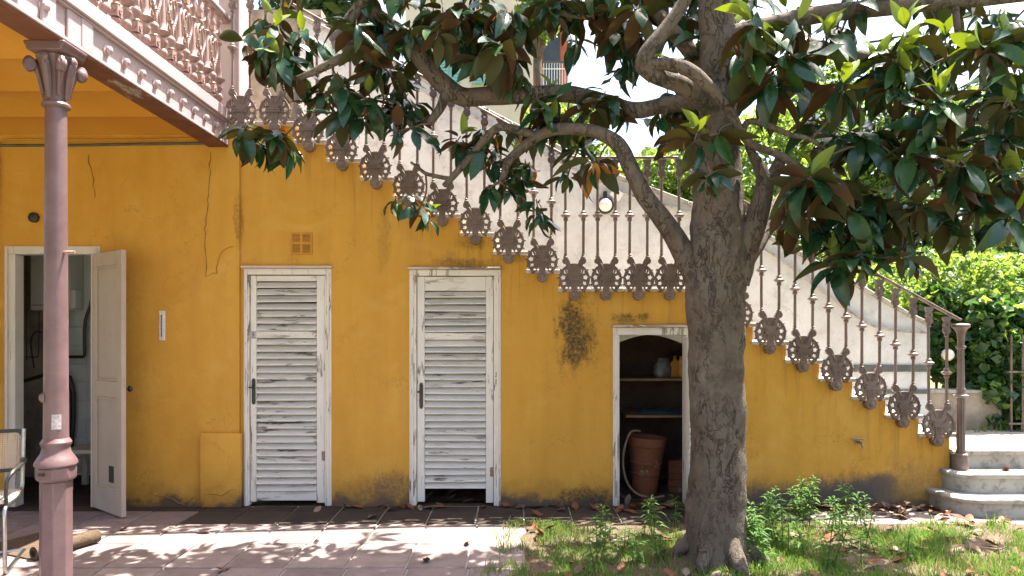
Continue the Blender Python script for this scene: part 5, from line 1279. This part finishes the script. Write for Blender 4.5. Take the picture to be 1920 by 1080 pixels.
# garden trees
BG = [M_BGL, M_BGL, M_IVYB]
bgtree(1250, 215, 470, 4.6, 250, BG, 9000, .10, 'bright leafy tree behind the parapet between the trunk and its left limb', seed=11)
bgtree(1470, 190, 560, 4.2, 300, BG, 11000, .10, 'bright leafy tree behind the parapet just right of the trunk', seed=12)
bgtree(1060, 175, 420, 6.5, 200, BG, 5000, .11, 'yellow green tree above the middle of the parapet', seed=13)
bgtree(1640, 120, 560, 6.0, 360, [M_BGL, M_IVYB, M_BGD], 11000, .12, 'mid green tree behind the drooping magnolia branches', seed=14)
bgtree(1800, 330, 560, 3.8, 260, [M_BGD, M_BGD, M_BGL], 8000, .09, 'dark green tree rising behind the sunlit shrub', seed=15)
bgtree(1920, 60, 520, 5.2, 360, BG, 11000, .11, 'light green tree filling the right edge of the view', seed=16)
bgtree(590, -120, 60, 5.0, 200, [M_BGD], 7000, .10, 'dark evergreen tree behind the head of the stair', seed=17)
bgtree(1010, -120, 110, 12., 110, BG, 4000, .16, 'pale green tree climbing beside the far brick house', seed=18)
# far house
FY = 17.
fh = thing('far_brick_house', (P(960, 0, FY).x, FY, -.06), 'distant red brick house with teal shutters and white railed balcony', 'house')
def fbox(px0, py0, px1, py1, y0, y1, n, m, par=fh, **k):
    a, b = P(px0, py1, y0), P(px1, py0, y0); return MB().box(a.x, y0, a.z, b.x, y1, b.z).build(n, m, par, **k)
fbox(760, -260, 1000, 640, FY, FY+5, 'wall', M_CREAM, smooth=0); fbox(1001, -260, 1066, 640, FY+.4, FY+5, 'brick_wall', M_BRICK, smooth=0)
for px in (842, 905):
    w_ = fbox(px-22, 100, px+22, 160, FY-.05, FY-.004, 'window', M_CREAM)
    for k in (0, 1):
        s_ = fbox(px-20+21*k, 102, px-1+21*k, 158, FY-.10, FY-.052, 'shutter', M_TEAL, par=fh)
        for j in range(9): fbox(px-18+21*k, 104.5+6*j, px-3+21*k, 107.5+6*j, FY-.13, FY-.102, 'slat', M_TEAL, par=s_)
fbox(1008, 166, 1080, 173, FY-1.2, FY+.39, 'balcony_slab', M_CREAM)
for k in range(15): fbox(1009+5*k, 118, 1010.2+5*k, 165.8, FY-1.15, FY-1.10, 'balcony_bar', M_WHITE)
fbox(1007, 114, 1081, 117.8, FY-1.17, FY-1.08, 'balcony_rail', M_GREYP); fbox(1007, 128, 1081, 129.4, FY-1.095, FY-1.075, 'balcony_rail', M_WHITE)
fbox(1020, 60, 1050, 165, FY+.34, FY+.395, 'balcony_door', M_GLASSD)
fbox(990, 0, 1082, 6, FY-.9, FY+.39, 'upper_slab', M_CREAM)

# leaves of the small groups told apart by their order
from collections import defaultdict
grp = defaultdict(list)
for o in list(COL.objects):
    if o.name.startswith('fallen_leaf') and o.get('group'): grp[o['group']].append(o)
for gname, os_ in grp.items():
    if len(os_) <= len(ORD):
        os_.sort(key=lambda o: WM[o.name].translation.x/(WM[o.name].translation.y-CAMY))
        for k, o in enumerate(os_): o['label'] = o['label'].replace('single ', '') + ', ' + ORD[k] + ' from the left'
